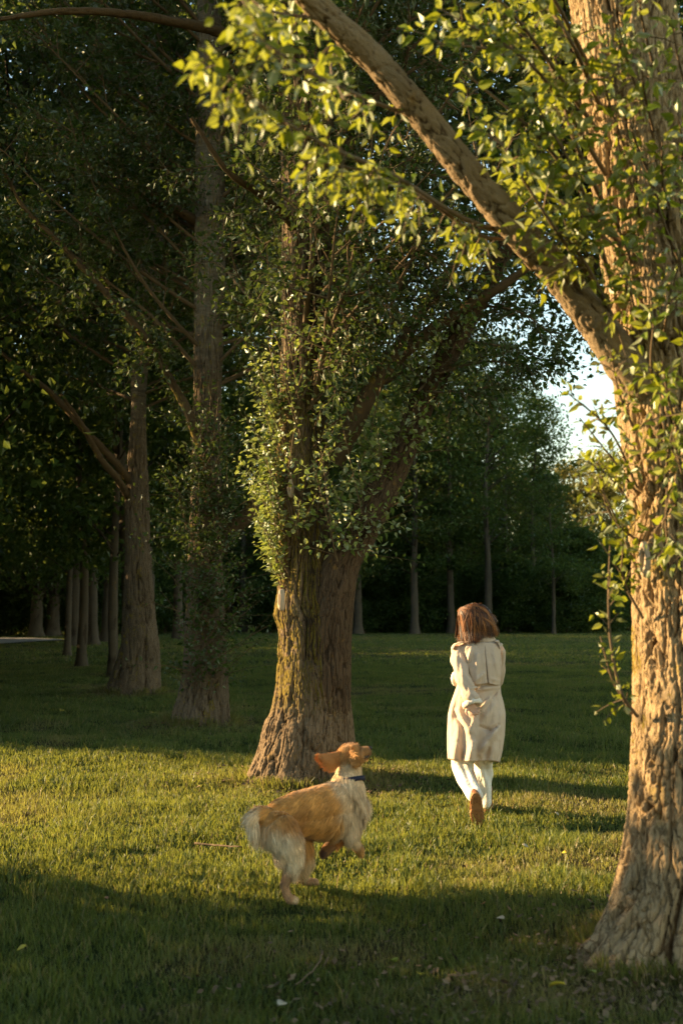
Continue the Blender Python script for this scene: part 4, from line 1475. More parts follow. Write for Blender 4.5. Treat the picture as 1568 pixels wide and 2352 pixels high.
coat_me = mesh_np('coat', cv - WO, [grid_faces(len(zyv), 150)], M_COAT)
coat = link('coat', coat_me, person)
sd = coat.modifiers.new('thickness', 'SOLIDIFY')
sd.thickness = .004
sd.offset = -1

# storm flap over the upper back, open along its centre pleat
nx, ny = 70, 50
fx, fy = np.meshgrid(np.linspace(0, 1, nx), np.linspace(0, 1, ny))
zy = 498 + fy * 405
lft = np.interp(zy, [498, 560, 700, 905], [330, 312, 330, 395])
rgt = np.interp(zy, [498, 540, 620, 760, 850, 905], [628, 664, 670, 682, 676, 671])
zx = lft + fx * (rgt - lft)
zy = zy + 6 * np.sin(fx * 9) * fy + (fx - .5) * 6 * fy
ce = coat_back(np.clip(zx, 0, 664), zy)
ple = np.interp(zy, [505, 905], [508, 534])
w_ = np.interp(zy, [505, 905], [2, 22])
gap = sstep(0, 3, zx - ple) * (1 - sstep(-5, 3, zx - ple - w_))
dy = ce - .014 - .034 * fy + .036 * gap * sstep(.02, .15, fy) - fold_h(zx, zy, [((380, 560), (350, 680), .012, .012), ((440, 620), (430, 880), .02, .008), ((600, 560), (640, 800), .02, .009), ((580, 850), (640, 870), .015, .006), ((500, 800), (420, 880), .018, .008)])
dy = np.where(fx < .04, dy + .02, dy)
fv = Wv(zx, zy, dy)
flap = link('storm_flap', mesh_np('storm_flap', fv - WO, [grid_faces(ny, nx, False)], M_COAT), person)
sd = flap.modifiers.new('thickness', 'SOLIDIFY')
sd.thickness = .004


def sleeve(name, pts, rads, seed, wr_):
    p = catmull(np.array(pts), 70)
    r = np.interp(np.linspace(0, 1, 70), np.linspace(0, 1, len(rads)), rads)
    v, f = tube(p, r, 40, cap=False)
    T, U, V = frames(p)
    c_ = np.repeat(p, 40, 0)
    n = nrm(v - c_)
    s = np.repeat(np.linspace(0, 1, 70), 40)
    h = .010 * np.sin(s * wr_ * 6.28 + 2.2 * np.sin(3 * np.arctan2(n[:, 2], n[:, 0]) + seed)) * (.4 + .6 * np.abs(vnoise(v * 9, seed))) + .007 * vnoise(v * 16, seed + 1)
    v = v + n * h[:, None]
    o = link(name, mesh_np(name, v - WO, f, M_COAT), person)
    md = o.modifiers.new('thickness', 'SOLIDIFY')
    md.thickness = .004
    md.offset = -1
    return o


sl_l = sleeve('sleeve', [W(300, 548, .0), W(258, 575, -.005), W(262, 690, -.085), W(300, 830, -.165), W(338, 940, -.215), W(372, 1030, -.24), W(388, 1085, -.25)], [.046, .058, .060, .058, .056, .060, .064], 3, 4)
sl_r = sleeve('sleeve', [W(610, 545, .02), W(636, 580, .03), W(642, 720, .10), W(605, 870, .19), W(440, 878, .27), W(262, 852, .29)], [.05, .058, .058, .06, .06, .062], 8, 4)


def cuff(parent, c, axis_, r, name='cuff'):
    a = nrm(np.array(axis_, float))
    u = nrm(np.cross(a, [.2, .1, 1.0]))
    v_ = np.cross(a, u)
    t = np.arange(48) * 2 * math.pi / 48
    ring = np.asarray(c) + r * (np.cos(t)[:, None] * u + np.sin(t)[:, None] * v_)
    ph = np.arange(14) * 2 * math.pi / 14
    rad = nrm(ring - np.asarray(c))
    vv = ring[:, None] + .017 * (np.cos(ph)[None, :, None] * rad[:, None] + 1.3 * np.sin(ph)[None, :, None] * a)
    vv = vv.reshape(-1, 3)
    vv = vv + .0045 * vnoise(vv * 160, 5)[:, None] * nrm(vv - np.repeat(ring, 14, 0))
    f = grid_faces(48, 14)
    last = np.stack([47 * 14 + np.arange(14), 47 * 14 + (np.arange(14) + 1) % 14, (np.arange(14) + 1) % 14, np.arange(14)], 1)
    o = link(name, mesh_np(name, vv - WO, [f, last], M_SHERPA), parent)
    return o


cuff(sl_l, W(390, 1096, -.245), W(390, 1096, -.245) - W(365, 1020, -.22), .060)
cuff(sl_r, W(240, 848, .27), (-.75, .65, 0), .046)
# strap round the left wrist
p0, p1 = W(352, 965, -.2), W(362, 985, -.205)
v, f = tube(np.array([p0, p0 + (p1 - p0) * .33, p0 + (p1 - p0) * .67, p1]), [.070, .0745, .0745, .070], 36, cap=False)
link('strap', mesh_np('strap', v - WO, f, M_COAT), sl_l)
# epaulettes
for (a, b_, c_) in ((W(330, 500, -.06), W(245, 530, -.045), W(200, 568, -.03)), (W(610, 492, -.05), W(645, 505, -.045), W(666, 555, -.03))):
    pth = catmull(np.array([a + [0, -.02, .012], b_ + [0, -.02, .020], c_ + [0, -.015, .004]]), 14)
    sd_ = np.array([.25, .9, .2]) * .024
    v = np.concatenate([pth - sd_, pth + sd_])
    i = np.arange(13)
    o = link('shoulder_strap', mesh_np('shoulder_strap', v - WO, [np.stack([i, i + 1, i + 15, i + 14], 1)], M_COAT), person)
    o.modifiers.new('thickness', 'SOLIDIFY').thickness = .006
# collar
th = np.arange(60) * 2 * math.pi / 60
rows_ = []
for (zy, l, r, hdp, k) in ((402, 448, 566, .058, 0), (398, 440, 574, .066, 0), (425, 425, 590, .078, 0), (470, 395, 625, .088, 0), (500, 375, 640, .098, 0)):
    ct, st = np.cos(th), np.sin(th)
    rows_.append(Wv((l + r) / 2 + (r - l) / 2 * ct, zy + 10 * np.clip(st, 0, 1) + 5 * np.cos(th * 2), .015 + hdp * st - .004))
v = np.concatenate(rows_)
o = link('collar', mesh_np('collar', v - WO, [grid_faces(5, 60)], M_COAT), person)
o.modifiers.new('thickness', 'SOLIDIFY').thickness = .005

# trousers: two wide legs in one garment
caps = []
caps += chain([W(420, 1200, -.02), W(330, 1500, .0), W(290, 1700, .03), W(330, 1830, -.08), W(392, 1945, -.27), W(424, 1990, -.34)], [.13, .105, .090, .078, .066, .058])
caps += chain([W(450, 1200, -.02), W(500, 1500, .08), W(500, 1690, .16), W(500, 1850, .16), W(512, 1980, .14), W(522, 2062, .13)], [.13, .10, .078, .066, .056, .052])
tr_me = blob('trousers', caps, .0065, 6, [M_TROUS], WO)
tv = pts_of(tr_me)
nn = np.zeros(len(tv) * 3, np.float32)
tr_me.vertices.foreach_get('normal', nn)
nn = nn.reshape(-1, 3)
hh = .006 * np.sin(tv[:, 0] * 75 + 3 * vnoise(tv * 5, 8) + tv[:, 2] * 16) + .006 * vnoise(tv * [12, 12, 5], 9)
tv = tv + nn * hh[:, None]
tr_me.vertices.foreach_set('co', tv.astype(np.float32).ravel())
link('trousers', tr_me, person)


def boot(M, parent_label=None):
    """Ankle boot in its own frame: toe +Y, up +Z, sole at z = 0; M places it."""
    def outline(n=40, k=1.0):
        t = np.arange(n) * 2 * math.pi / n
        y = .128 * np.sin(t)
        wd = np.where(y > .02, .052 - .010 * ((y - .05) / .08) ** 2, .040 + .006 * np.cos((y + .06) * 20))
        wd = np.where((y < .02) & (y > -.04), .040, wd)
        x = np.sign(np.cos(t)) * np.abs(np.cos(t)) ** .62 * wd + .006 * np.sin(y * 14)
        return np.stack([x * k, y * k, 0 * t], 1)
    e = lambda v: (np.c_[v, np.ones(len(v))] @ np.array(M).T)[:, :3]
    mb = MB()
    rings = [outline(k=1.0) + [0, 0, -.0], outline(k=1.02) + [0, 0, .006], outline(k=1.02) + [0, 0, .024], outline(k=.97) + [0, 0, .028]]
    v = np.concatenate(rings)
    mb.add(v, [grid_faces(4, 40), np.arange(40)[::-1][None], np.arange(120, 160)[None]])
    # cleats: heel rim, cross bars and the toe arcs
    def bar(x0, x1, y0, y1, h=.006):
        q = np.array([(x0, y0), (x1, y0), (x1, y1), (x0, y1)])
        vv = np.concatenate([np.c_[q, np.full(4, .001)], np.c_[q * .96 + .04 * q.mean(0), np.full(4, -h)]])
        mb.add(vv, [np.array([[0, 1, 5, 4], [1, 2, 6, 5], [2, 3, 7, 6], [3, 0, 4, 7], [4, 5, 6, 7], [3, 2, 1, 0]])])
    for y in np.arange(-.112, -.045, .0165):
        for s in (-1, 1):
            w = .036 if y > -.10 else .024
            bar(s * w, s * (w - .013), y, y + .011)
    bar(-.010, .010, -.100, -.092), bar(-.012, -.006, -.092, -.060), bar(.006, .012, -.092, -.060), bar(-.010, .010, -.058, -.052)
    for k, y in enumerate(np.arange(-.005, .100, .0165)):
        w = .045 - .9 * max(0, y - .055) ** 1.2 * 3
        for s in (-1, 1):
            bar(s * w + .003, s * (w - .014) + .003, y, y + .0115)
        bar(-.016 + .003, -.003 + .003, y + .002, y + .010), bar(.003 + .003, .016 + .003, y - .002, y + .006)
    bar(-.025, .025, .108, .117)
    vs = np.concatenate(mb.v)
    sole_me = mesh_np('sole', e(vs) - WO, mb.f, M_SOLE, False)
    rings = []
    for (z, cy, hy, hx) in ((.024, .0, .122, .046), (.05, -.004, .118, .047), (.075, -.03, .088, .042), (.10, -.052, .062, .039), (.14, -.060, .053, .040), (.19, -.062, .054, .043), (.195, -.062, .047, .036), (.16, -.062, .044, .033)):
        t = np.arange(36) * 2 * math.pi / 36
        rings.append(np.stack([hx * np.cos(t), cy + hy * np.sin(t), z + 0 * t], 1))
    v = e(np.concatenate(rings))
    up = link('boot', mesh_np('boot', v - WO, [grid_faces(8, 36), np.arange(252, 288)[None]], M_BOOT), person)
    if parent_label:
        up['label'] = parent_label
    link('sole', sole_me, up)
    return up


# trailing boot: toe on the grass, sole turned to the camera
ctr = W(436, 2140, -.455)
ydir = nrm(np.array([.03, .22, -.97]))
zdir = nrm(np.array([0, .97, .22]))
xdir = np.cross(ydir, zdir)
Mb = np.eye(4)
Mb[:3, 0], Mb[:3, 1], Mb[:3, 2], Mb[:3, 3] = xdir, ydir, zdir, ctr
boot(Mb, 'raised boot showing its cleated sole')
# leading boot, flat on the ground
ctr = np.array([W(538, 2090, .15)[0] + .01, WO[1] + .24, WO[2] + .005])
ydir, zdir = nrm(np.array([.10, 1, 0])), np.array([0, 0, 1.0])
Mb = np.eye(4)
Mb[:3, 0], Mb[:3, 1], Mb[:3, 2], Mb[:3, 3] = np.cross(ydir, zdir), ydir, zdir, ctr
boot(Mb)

# hair: a bob blown to the right, inner volume and locks
HS = np.array([(106, 395, 435, .020), (114, 345, 490, .05), (135, 290, 545, .08), (170, 258, 585, .10), (220, 250, 622, .112), (280, 258, 645, .118), (340, 262, 653, .118), (400, 258, 652, .112), (440, 246, 645, .118), (490, 236, 640, .140)], float)
rh = np.random.default_rng(9)


def hair_pt(zy, fx, k, sd):
    l, r, hdp = (np.interp(zy, HS[:, 0], HS[:, j]) for j in (1, 2, 3))
    x = (l + r) / 2 + (r - l) / 2 * fx * k
    return x, zy, .01 + sd * hdp * np.sqrt(np.maximum(0, 1 - fx * fx * .98)) * k


mb = MB()
zz = np.linspace(108, 452, 26)
t = np.arange(44) * 2 * math.pi / 44
V = []
for zy in zz:
    l, r, hdp = (np.interp(zy, HS[:, 0], HS[:, j]) for j in (1, 2, 3))
    k = .84 if zy < 360 else .84 - .55 * (zy - 360) / 92
    dip = np.where(np.cos(t) > .2, 1.0, 1.0)
    V.append(Wv((l + r) / 2 + (r - l) / 2 * np.cos(t) * k, zy + 0 * t, .01 + hdp * np.sin(t) * k))
mb.add(np.concatenate(V), [grid_faces(26, 44), np.arange(44)[None], np.arange(25 * 44, 26 * 44)[::-1][None]], .05)
nst, npt, nl_ = 4200, 18, 150
tt = np.linspace(0, 1, npt)
HSX = lambda zy, j: np.interp(zy, HS[:, 0], HS[:, j])
# locks: root on the parting at the left front, sweep over the crown, end along the ragged lower edge
LK = []
for q in range(nl_):
    if q < 34:                                       # straight down on the left side
        rx, ry = rh.uniform(255, 300), rh.uniform(165, 215)
        ex, ey = rh.uniform(232, 330), rh.uniform(440, 492)
        mx_, my_ = rx - rh.uniform(-25, 25), (ry + ey) / 2
    else:
        s_ = rh.uniform(0, 1)
        rx, ry = 262 + 190 * s_ + rh.normal(0, 8), 178 - 64 * s_ ** .7 + rh.normal(0, 5)
        e = rh.uniform(0, 1)
        ex = 300 + 345 * e
        ey = np.interp(ex, [300, 420, 500, 560, 610, 650], [492, 488, 440, 405, 438, 425]) + rh.normal(0, 16)
        if rh.uniform() < .3:
            ey -= rh.uniform(20, 130)
        mx_ = rx + (ex - rx) * rh.uniform(.72, 1.05) + 26 * e
        my_ = ry + (ey - ry) * rh.uniform(.20, .40)
    LK.append((rx, ry, mx_, my_, ex, ey, np.clip(rh.normal(.46, .27), 0, 1), rh.uniform(-.10, .06), rh.uniform(0, 6.28), rh.uniform(2, 13)))
for i in range(nst):
    rx, ry, mx_, my_, ex, ey, tone_, kk, ph_, am_ = LK[rh.integers(0, nl_)]
    j = rh.normal(0, 1, 6) * [7, 4, 9, 8, 9, 9]
    a0, a1, a2 = np.array([rx + j[0], ry + j[1]]), np.array([mx_ + j[2], my_ + j[3]]), np.array([ex + j[4], ey + j[5]])
    u = tt[:, None]
    q = (1 - u) ** 2 * a0 + 2 * u * (1 - u) * a1 + u ** 2 * a2
    x, zy = q[:, 0] + am_ * np.sin(tt * 3.4 + ph_) * tt ** 1.3, q[:, 1]
    if rh.uniform() < .10:
        x = x + 34 * tt ** 3 * rh.uniform(-.6, 1)
        zy = zy - 14 * tt ** 3 * rh.uniform()
    l, r, hdp = HSX(zy, 1), HSX(zy, 2), HSX(zy, 3)
    f = np.clip((x - (l + r) / 2) / ((r - l) / 2), -1.03, 1.03)
    side = -1 if (i % 10) < 8 else 1
    k = .99 + kk * np.minimum(1, tt * 2) + .05 * rh.uniform()
    d_ = .01 + side * hdp * np.sqrt(np.maximum(0, 1 - f * f * .97)) * k
    p = Wv(x, zy, d_)
    T = nrm(np.gradient(p, axis=0))
    out = nrm(np.stack([f * .9, side * np.sqrt(np.maximum(.02, 1 - f * f)), (300 - zy) / 300], 1) + rh.normal(0, .25, 3))
    s = nrm(np.cross(T, out)) * (.0023 * np.interp(tt, [0, .2, .7, 1], [.6, 1, .9, .12]))[:, None]
    v = np.concatenate([p - s, p + s])
    qf = np.arange(npt - 1)
    mb.add(v, [np.stack([qf, qf + 1, qf + npt + 1, qf + npt], 1)], np.clip(tone_ + rh.normal(0, .14), 0, 1))
hair = link('hair', mb.mesh('hair', M_HAIR, True, 'rnd', WO), person)

# ---------------------------------------------------------------- dog
DD = 6.4
DO = P(700, 1405, DD) * [1, 1, 0]
DO[2] = gz(DO[0], DO[1])
dog = thing('dog', 'golden haired dog in a dark collar, front paws off the grass and head raised', 'dog', DO)


def K(zx, zy, dy=0.0):
    return P(539 + zx / 4.571, 1684 + zy / 4.571, DD + dy)


M_FUR, nt, b = mat('dog_fur')
cn = N(nt, 'Attribute', attribute_name='tint')
vr = attr(nt, 'rnd')
cc = mix(nt, maprange(nt, vr, 0, 1, .0, .55), cn.outputs['Color'], mix(nt, .5, cn.outputs['Color'], (.08, .045, .02)))
nt.links.new(cc, b.inputs['Base Color'])
b.inputs['Roughness'].default_value = .6
b.inputs['Specular IOR Level'].default_value = .25
b.inputs['Sheen Weight'].default_value = .2
M_NOSE = simple('dog_nose', (.02, .015, .013), .35, .1)
M_COLLAR = simple('navy_webbing', (.012, .015, .035), .7, .2, 80, .3)
M_BUCKLE = simple('pale_buckle', (.6, .6, .62), .35, .1)

caps = []
spine = [K(395, 905, -.14), K(520, 850, -.11), K(680, 800, -.06), K(850, 770, .0), K(1010, 740, .07), K(1130, 690, .12)]
caps += chain(spine, [.062, .083, .092, .100, .108, .098])
caps += chain([K(420, 960, -.13), K(560, 900, -.1), K(760, 880, -.03), K(960, 900, .05), K(1120, 860, .12), K(1215, 760, .16)], [.068, .085, .092, .112, .112, .085])
caps += [(K(1000, 960, .06), .085, K(1180, 900, .15), .075)]
caps += chain([K(1140, 680, .12), K(1180, 560, .16), K(1195, 440, .19), K(1200, 330, .20)], [.092, .080, .069, .066])
# head, seen from behind; muzzle up, to the right and away
hc = K(1192, 245, .20)
mz = nrm(np.array([.80, .52, .28]))
hs = nrm(np.cross(mz, [0, 0, 1.0]))
hu = np.cross(hs, mz)
caps += [(hc - mz * .012, .062, hc + mz * .030 + hu * .004, .055)]
caps += chain([hc + mz * .045 - hu * .006, hc + mz * .085 - hu * .012, hc + mz * .128 - hu * .014], [.040, .031, .025])
caps += chain([hc + mz * .05 - hu * .035, hc + mz * .115 - hu * .042], [.026, .015])
for s in (-1, 1):
    caps += [(hc + mz * .058 + hs * .028 * s + hu * .044, .015, hc + mz * .020 + hs * .040 * s + hu * .046, .018)]
# hind leg towards the camera
caps += chain([K(470, 1000, -.19), K(560, 1130, -.215), K(620, 1290, -.22), K(600, 1420, -.22)], [.088, .074, .050, .034])
caps += chain([K(600, 1420, -.22), K(522, 1585, -.225), K(545, 1690, -.225), K(585, 1738, -.225)], [.032, .0235, .020, .022])
caps += chain([K(570, 1738, -.225), K(640, 1750, -.215)], [.022, .018])
# the other hind leg
caps += chain([K(540, 1010, .0), K(650, 1150, .04), K(715, 1300, .08), K(690, 1410, .10)], [.082, .07, .05, .034])
caps += chain([K(690, 1410, .10), K(640, 1490, .12), K(715, 1545, .17), K(775, 1560, .19)], [.030, .024, .021, .022])
caps += chain([K(775, 1560, .19), K(852, 1562, .21)], [.022, .018])
# front leg on this side, lifted
caps += chain([K(1190, 830, .10), K(1215, 960, .07), K(1225, 1080, .05)], [.072, .056, .042])
caps += chain([K(1225, 1080, .05), K(1265, 1160, .06), K(1305, 1215, .09), K(1322, 1262, .10)], [.038, .029, .025, .020])
# the other front leg, folded with the pad backwards
caps += chain([K(1120, 950, .20), K(1090, 1070, .20), K(1040, 1150, .17), K(975, 1210, .12), K(935, 1262, .10)], [.065, .048, .032, .029, .025])
# tail
tail = [K(430, 875, -.15), K(340, 845, -.18), K(260, 836, -.205), K(198, 880, -.225), K(196, 965, -.235), K(225, 1050, -.235)]
caps += chain(tail, [.045, .032, .026, .024, .020, .010])
caps += [(K(450, 950, -.15), .070, K(425, 1070, -.18), .042), (K(425, 1070, -.18), .042, K(520, 1230, -.205), .05)]
dog_me = blob('body', caps, .0065, 7, [M_FUR], DO)

# coat colours by region of the body: (place, colour, reach)
TAN, SAD, CRE, WHI, ORG, EAR, PAW, PAD = (.60, .285, .062), (.43, .185, .038), (.68, .48, .26), (.86, .66, .40), (.50, .245, .065), (.42, .18, .045), (.40, .22, .10), (.07, .03, .018)
SEEDS = [(K(420, 860, -.2), TAN, .07), (K(560, 800, -.18), TAN, .10), (K(560, 960, -.2), SAD, .09), (K(700, 720, -.12), TAN, .10), (K(720, 900, -.16), SAD, .12), (K(860, 640, -.06), TAN, .10), (K(900, 800, -.1), TAN, .12), (K(900, 980, -.1), TAN, .10),
         (K(1020, 760, -.03), TAN, .09), (K(1060, 960, -.04), TAN, .07), (K(1000, 560, .0), TAN, .06), (K(1110, 600, .04), CRE, .07), (K(1180, 560, .07), CRE, .08), (K(1200, 690, .08), CRE, .09), (K(1260, 640, .12), WHI, .08), (K(1240, 800, .1), CRE, .10), (K(1290, 760, .2), WHI, .09), (K(1150, 840, .02), CRE, .05), (K(1200, 960, .02), CRE, .08), (K(1230, 1080, .02), CRE, .05), (K(1210, 1180, .03), CRE, .04), (K(1310, 1230, .08), ORG, .04),
         (K(1180, 430, .12), CRE, .08), (K(1250, 420, .15), CRE, .07), (K(1170, 350, .13), CRE, .05), (K(1190, 220, .14), ORG, .07), (K(1130, 250, .15), ORG, .05), (K(1260, 200, .18), ORG, .05), (hc + mz * .13, ORG, .06), (hc + hu * .06, ORG, .05),
         (K(420, 1090, -.25), WHI, .06), (K(360, 1080, -.2), WHI, .06), (K(520, 1180, -.27), WHI, .09), (K(640, 1150, -.27), CRE, .06), (K(720, 1100, -.2), CRE, .06), (K(560, 1300, -.26), WHI, .07), (K(660, 1330, -.24), WHI, .07), (K(590, 1420, -.25), CRE, .03), (K(540, 1560, -.25), PAW, .05), (K(560, 1700, -.25), PAW, .05), (K(640, 1750, -.22), CRE, .03),
         (K(720, 1350, .06), CRE, .06), (K(640, 1500, .1), PAW, .04), (K(740, 1555, .16), PAW, .05), (K(850, 1560, .2), PAW, .04), (K(1000, 1100, .1), SAD, .08), (K(850, 1080, -.02), TAN, .06), (K(1000, 1180, .12), PAW, .04), (K(940, 1250, .07), PAD, .028),
         (K(330, 840, -.2), TAN, .05), (K(250, 830, -.23), CRE, .05), (K(170, 880, -.26), WHI, .05), (K(190, 1000, -.27), WHI, .06)]
SPOS = np.array([s[0] for s in SEEDS]) - DO
SCOL = np.array([s[1] for s in SEEDS])
SRAD = np.array([s[2] for s in SEEDS])


def dog_tint(p):
    d = np.linalg.norm(p[:, None] - SPOS[None], axis=2) / SRAD[None]
    w = 1 / (d ** 5 + .02)
    return (w[..., None] * SCOL[None]).sum(1) / w.sum(1, keepdims=True)


dv = pts_of(dog_me)
tint = np.concatenate([dog_tint(dv[k:k + 20000]) for k in range(0, len(dv), 20000)])
dog_me.attributes.new('tint', 'FLOAT_VECTOR', 'POINT').data.foreach_set('vector', tint.astype(np.float32).ravel())
dog_me.attributes.new('rnd', 'FLOAT', 'POINT').data.foreach_set('value', np.full(len(dv), .5, np.float32))
link('body', dog_me, dog)

# fur: tapered strands combed along the body
rf = np.random.default_rng(12)
dog_me.calc_loop_triangles()
tri = np.zeros(len(dog_me.loop_triangles) * 3, np.int32)
dog_me.loop_triangles.foreach_get('vertices', tri)
tri = tri.reshape(-1, 3)
vn = np.zeros(len(dv) * 3, np.float32)
dog_me.vertices.foreach_get('normal', vn)
vn = vn.reshape(-1, 3).astype(float)
ar = np.linalg.norm(np.cross(dv[tri[:, 1]] - dv[tri[:, 0]], dv[tri[:, 2]] - dv[tri[:, 0]]), axis=1)
NF = 80000
pick = rf.choice(len(tri), NF, p=ar / ar.sum())
u, w = rf.uniform(0, 1, (2, NF))
fl = u + w > 1
u, w = np.where(fl, 1 - u, u), np.where(fl, 1 - w, w)
fp = dv[tri[pick, 0]] * (1 - u - w)[:, None] + dv[tri[pick, 1]] * u[:, None] + dv[tri[pick, 2]] * w[:, None]
fn = nrm(vn[tri[pick, 0]])
# bones give the combing direction and the length of the fur
BONES = [(spine[5], spine[2], .038), (spine[2], spine[0], .038), (K(1120, 860, .12), K(700, 900, -.05), .045), (K(1190, 400, .19), K(1160, 700, .13), .062), (K(1230, 600, .15), K(1240, 860, .14), .07), (hc + mz * .1, hc - mz * .05, .020), (hc - mz * .03 - hu * .03, K(1200, 420, .19), .030),
         (K(470, 1000, -.19), K(600, 1400, -.22), .042), (K(415, 1080, -.19), K(540, 1400, -.21), .058), (K(560, 1400, -.22), K(530, 1600, -.225), .013), (K(530, 1600, -.225), K(640, 1750, -.22), .010), (K(540, 1010, .0), K(690, 1410, .1), .06), (K(690, 1420, .1), K(640, 1490, .12), .013), (K(640, 1490, .12), K(852, 1562, .21), .010),
         (K(1190, 830, .1), K(1225, 1080, .05), .038), (K(1235, 1090, .05), K(1322, 1262, .1), .016), (K(1120, 950, .2), K(1050, 1140, .17), .032), (K(1040, 1150, .17), K(935, 1262, .10), .014),
         (tail[0], tail[2], .045), (tail[2], tail[3], .06), (tail[3], tail[5], .07)]
best = np.full(NF, 1e9)
fd, flen = np.zeros((NF, 3)), np.zeros(NF)
for (a, b_, L) in BONES:
    a, b_ = np.asarray(a) - DO, np.asarray(b_) - DO
    ab = b_ - a
    t = np.clip(((fp - a) @ ab) / (ab @ ab), 0, 1)
    dist = np.linalg.norm(fp - a - t[:, None] * ab, axis=1)
    m = dist < best
    best[m] = dist[m]
    fd[m] = nrm(ab)
    flen[m] = L
clump = np.stack([vnoise(fp * 38, k) for k in (41, 42, 43)], 1)
fd = nrm(fd + np.array([0, 0, -.45]) + .36 * clump + rf.normal(0, .10, (NF, 3)))
fd = fd - fn * (np.sum(fd * fn, 1)[:, None])
fd = nrm(fd)
L = flen * rf.uniform(.55, 1.25, NF)
lift = np.array([0, .32, .46, .46])[None, :, None] * L[:, None, None] * (.42 + .38 * rf.uniform(0, 1, NF))[:, None, None]
run = np.array([0, .28, .68, 1.0])[None, :, None] * L[:, None, None]
pts = fp[:, None] + fn[:, None] * lift + fd[:, None] * run
pts[..., 2] -= np.array([0, .02, .10, .24])[None] * L[:, None]
side = nrm(np.cross(fd, fn))
wd = (.0013 + .022 * np.minimum(L, .06))[:, None] * np.array([1.0, .9, .6, .08])[None]
A, B = pts - side[:, None] * wd[..., None], pts + side[:, None] * wd[..., None]
fv = np.stack([A, B], 2).reshape(-1, 3)
k = (np.arange(NF) * 8)[:, None]
ff = np.concatenate([k + np.array([0, 1, 3, 2]) + 2 * j for j in range(3)])
ft = np.concatenate([dog_tint(fp[q:q + 20000]) for q in range(0, NF, 20000)])
ft = ft * (1 + .34 * clump[:, :1] + .22 * vnoise(fp * 14, 47)[:, None]) * rf.uniform(.72, 1.25, (NF, 1))
rn_ = np.clip(rf.beta(1.3, 3, NF), 0, 1)
link('fur', mesh_np('fur', fv, [ff], M_FUR, True, {'tint': np.repeat(ft, 8, 0), 'rnd': np.repeat(rn_, 8)}), dog)


def ear(pts_top, pts_bot, name, tintc):
    """Ear flap: a cupped leaf between two edges, covered with short fur."""
    a, b_ = catmull(np.array(pts_top), 16), catmull(np.array(pts_bot), 16)
    rows_ = []
    n_ = nrm(np.cross(a[8] - a[0], b_[8] - a[0]))
    for j in range(9):
        t = j / 8
        rows_.append(a * (1 - t) + b_ * t + n_ * .016 * math.sin(math.pi * t))
    v = np.stack(rows_, 1).reshape(-1, 3)
    o_me = mesh_np(name, v - DO, [grid_faces(16, 9, False)], M_FUR, True, {'tint': np.tile(tintc, (len(v), 1)), 'rnd': np.full(len(v), .4)})
    o = link(name, o_me, dog)
    o.modifiers.new('thickness', 'SOLIDIFY').thickness = .009
    s = o.modifiers.new('round', 'SUBSURF')
    s.levels = s.render_levels = 1
    nf = 1400
    ia, ib = rf.uniform(0, 15, nf), rf.uniform(0, 1, nf)
    i0 = np.minimum(ia.astype(int), 14)
    fr = (ia - i0)[:, None]
    pa_, pb_ = a[i0] * (1 - fr) + a[i0 + 1] * fr, b_[i0] * (1 - fr) + b_[i0 + 1] * fr
    p = pa_ * (1 - ib[:, None]) + pb_ * ib[:, None] + n_ * (.016 * np.sin(math.pi * ib))[:, None]
    sg = np.where(rf.uniform(0, 1, nf) < .5, 1, -1)[:, None]
    d_ = nrm(a[i0 + 1] - a[i0] + rf.normal(0, .004, (nf, 3)))
    Lf = rf.uniform(.012, .026, nf)[:, None]
    q = [p + sg * n_ * .004, p + sg * n_ * .008 + d_ * Lf * .5, p + sg * n_ * .007 + d_ * Lf - [0, 0, .004]]
    sd_ = nrm(np.cross(d_, n_)) * .0018
    vv = np.stack([q[0] - sd_, q[0] + sd_, q[1] - sd_ * .8, q[1] + sd_ * .8, q[2] - sd_ * .1, q[2] + sd_ * .1], 1).reshape(-1, 3)
    k = (np.arange(nf) * 6)[:, None]
    link('ear_fur', mesh_np('ear_fur', vv - DO, [np.concatenate([k + np.array([0, 1, 3, 2]), k + np.array([2, 3, 5, 4])])], M_FUR, True,
                            {'tint': np.repeat(np.array(tintc) * rf.uniform(.8, 1.2, (nf, 1)), 6, 0), 'rnd': np.repeat(rf.beta(1.3, 3, nf), 6)}), o)


ear([K(1130, 185, .17), K(1020, 205, .14), K(920, 218, .11), K(864, 228, .10)], [K(1075, 345, .16), K(1020, 410, .14), K(930, 355, .11), K(868, 262, .10)], 'ear', EAR)
ear([K(1205, 175, .13), K(1265, 205, .11), K(1310, 235, .115), K(1330, 262, .13)], [K(1190, 260, .13), K(1225, 325, .105), K(1270, 345, .11), K(1328, 285, .13)], 'ear', ORG)
bm = bmesh.new()
bmesh.ops.create_uvsphere(bm, u_segments=14, v_segments=10, radius=1, matrix=Matrix.Translation(Vector(hc + mz * .152 - hu * .006 - DO)) @ Matrix.Diagonal((.016, .016, .013, 1)))
me = bpy.data.meshes.new('nose')
bm.to_mesh(me)
bm.free()
me.materials.append(M_NOSE)
link('nose', me, dog)
v, f = tube(catmull(np.array([hc + mz * .07 + hs * .032 - hu * .034, hc + mz * .11 + hs * .022 - hu * .036, hc + mz * .142 - hu * .034]), 8), [.006, .008, .008, .008, .008, .008, .008, .005], 8)
link('mouth', mesh_np('mouth', v - DO, f, M_NOSE), dog)
for s in (-1, 1):
    bm = bmesh.new()
    bmesh.ops.create_uvsphere(bm, u_segments=12, v_segments=8, radius=.010, matrix=Matrix.Translation(Vector(hc + mz * .058 + hs * .030 * s + hu * .024 - DO)))
    me = bpy.data.meshes.new('eye')
    bm.to_mesh(me)
    bm.free()
    me.materials.append(M_EYE)
    link('eye', me, dog)
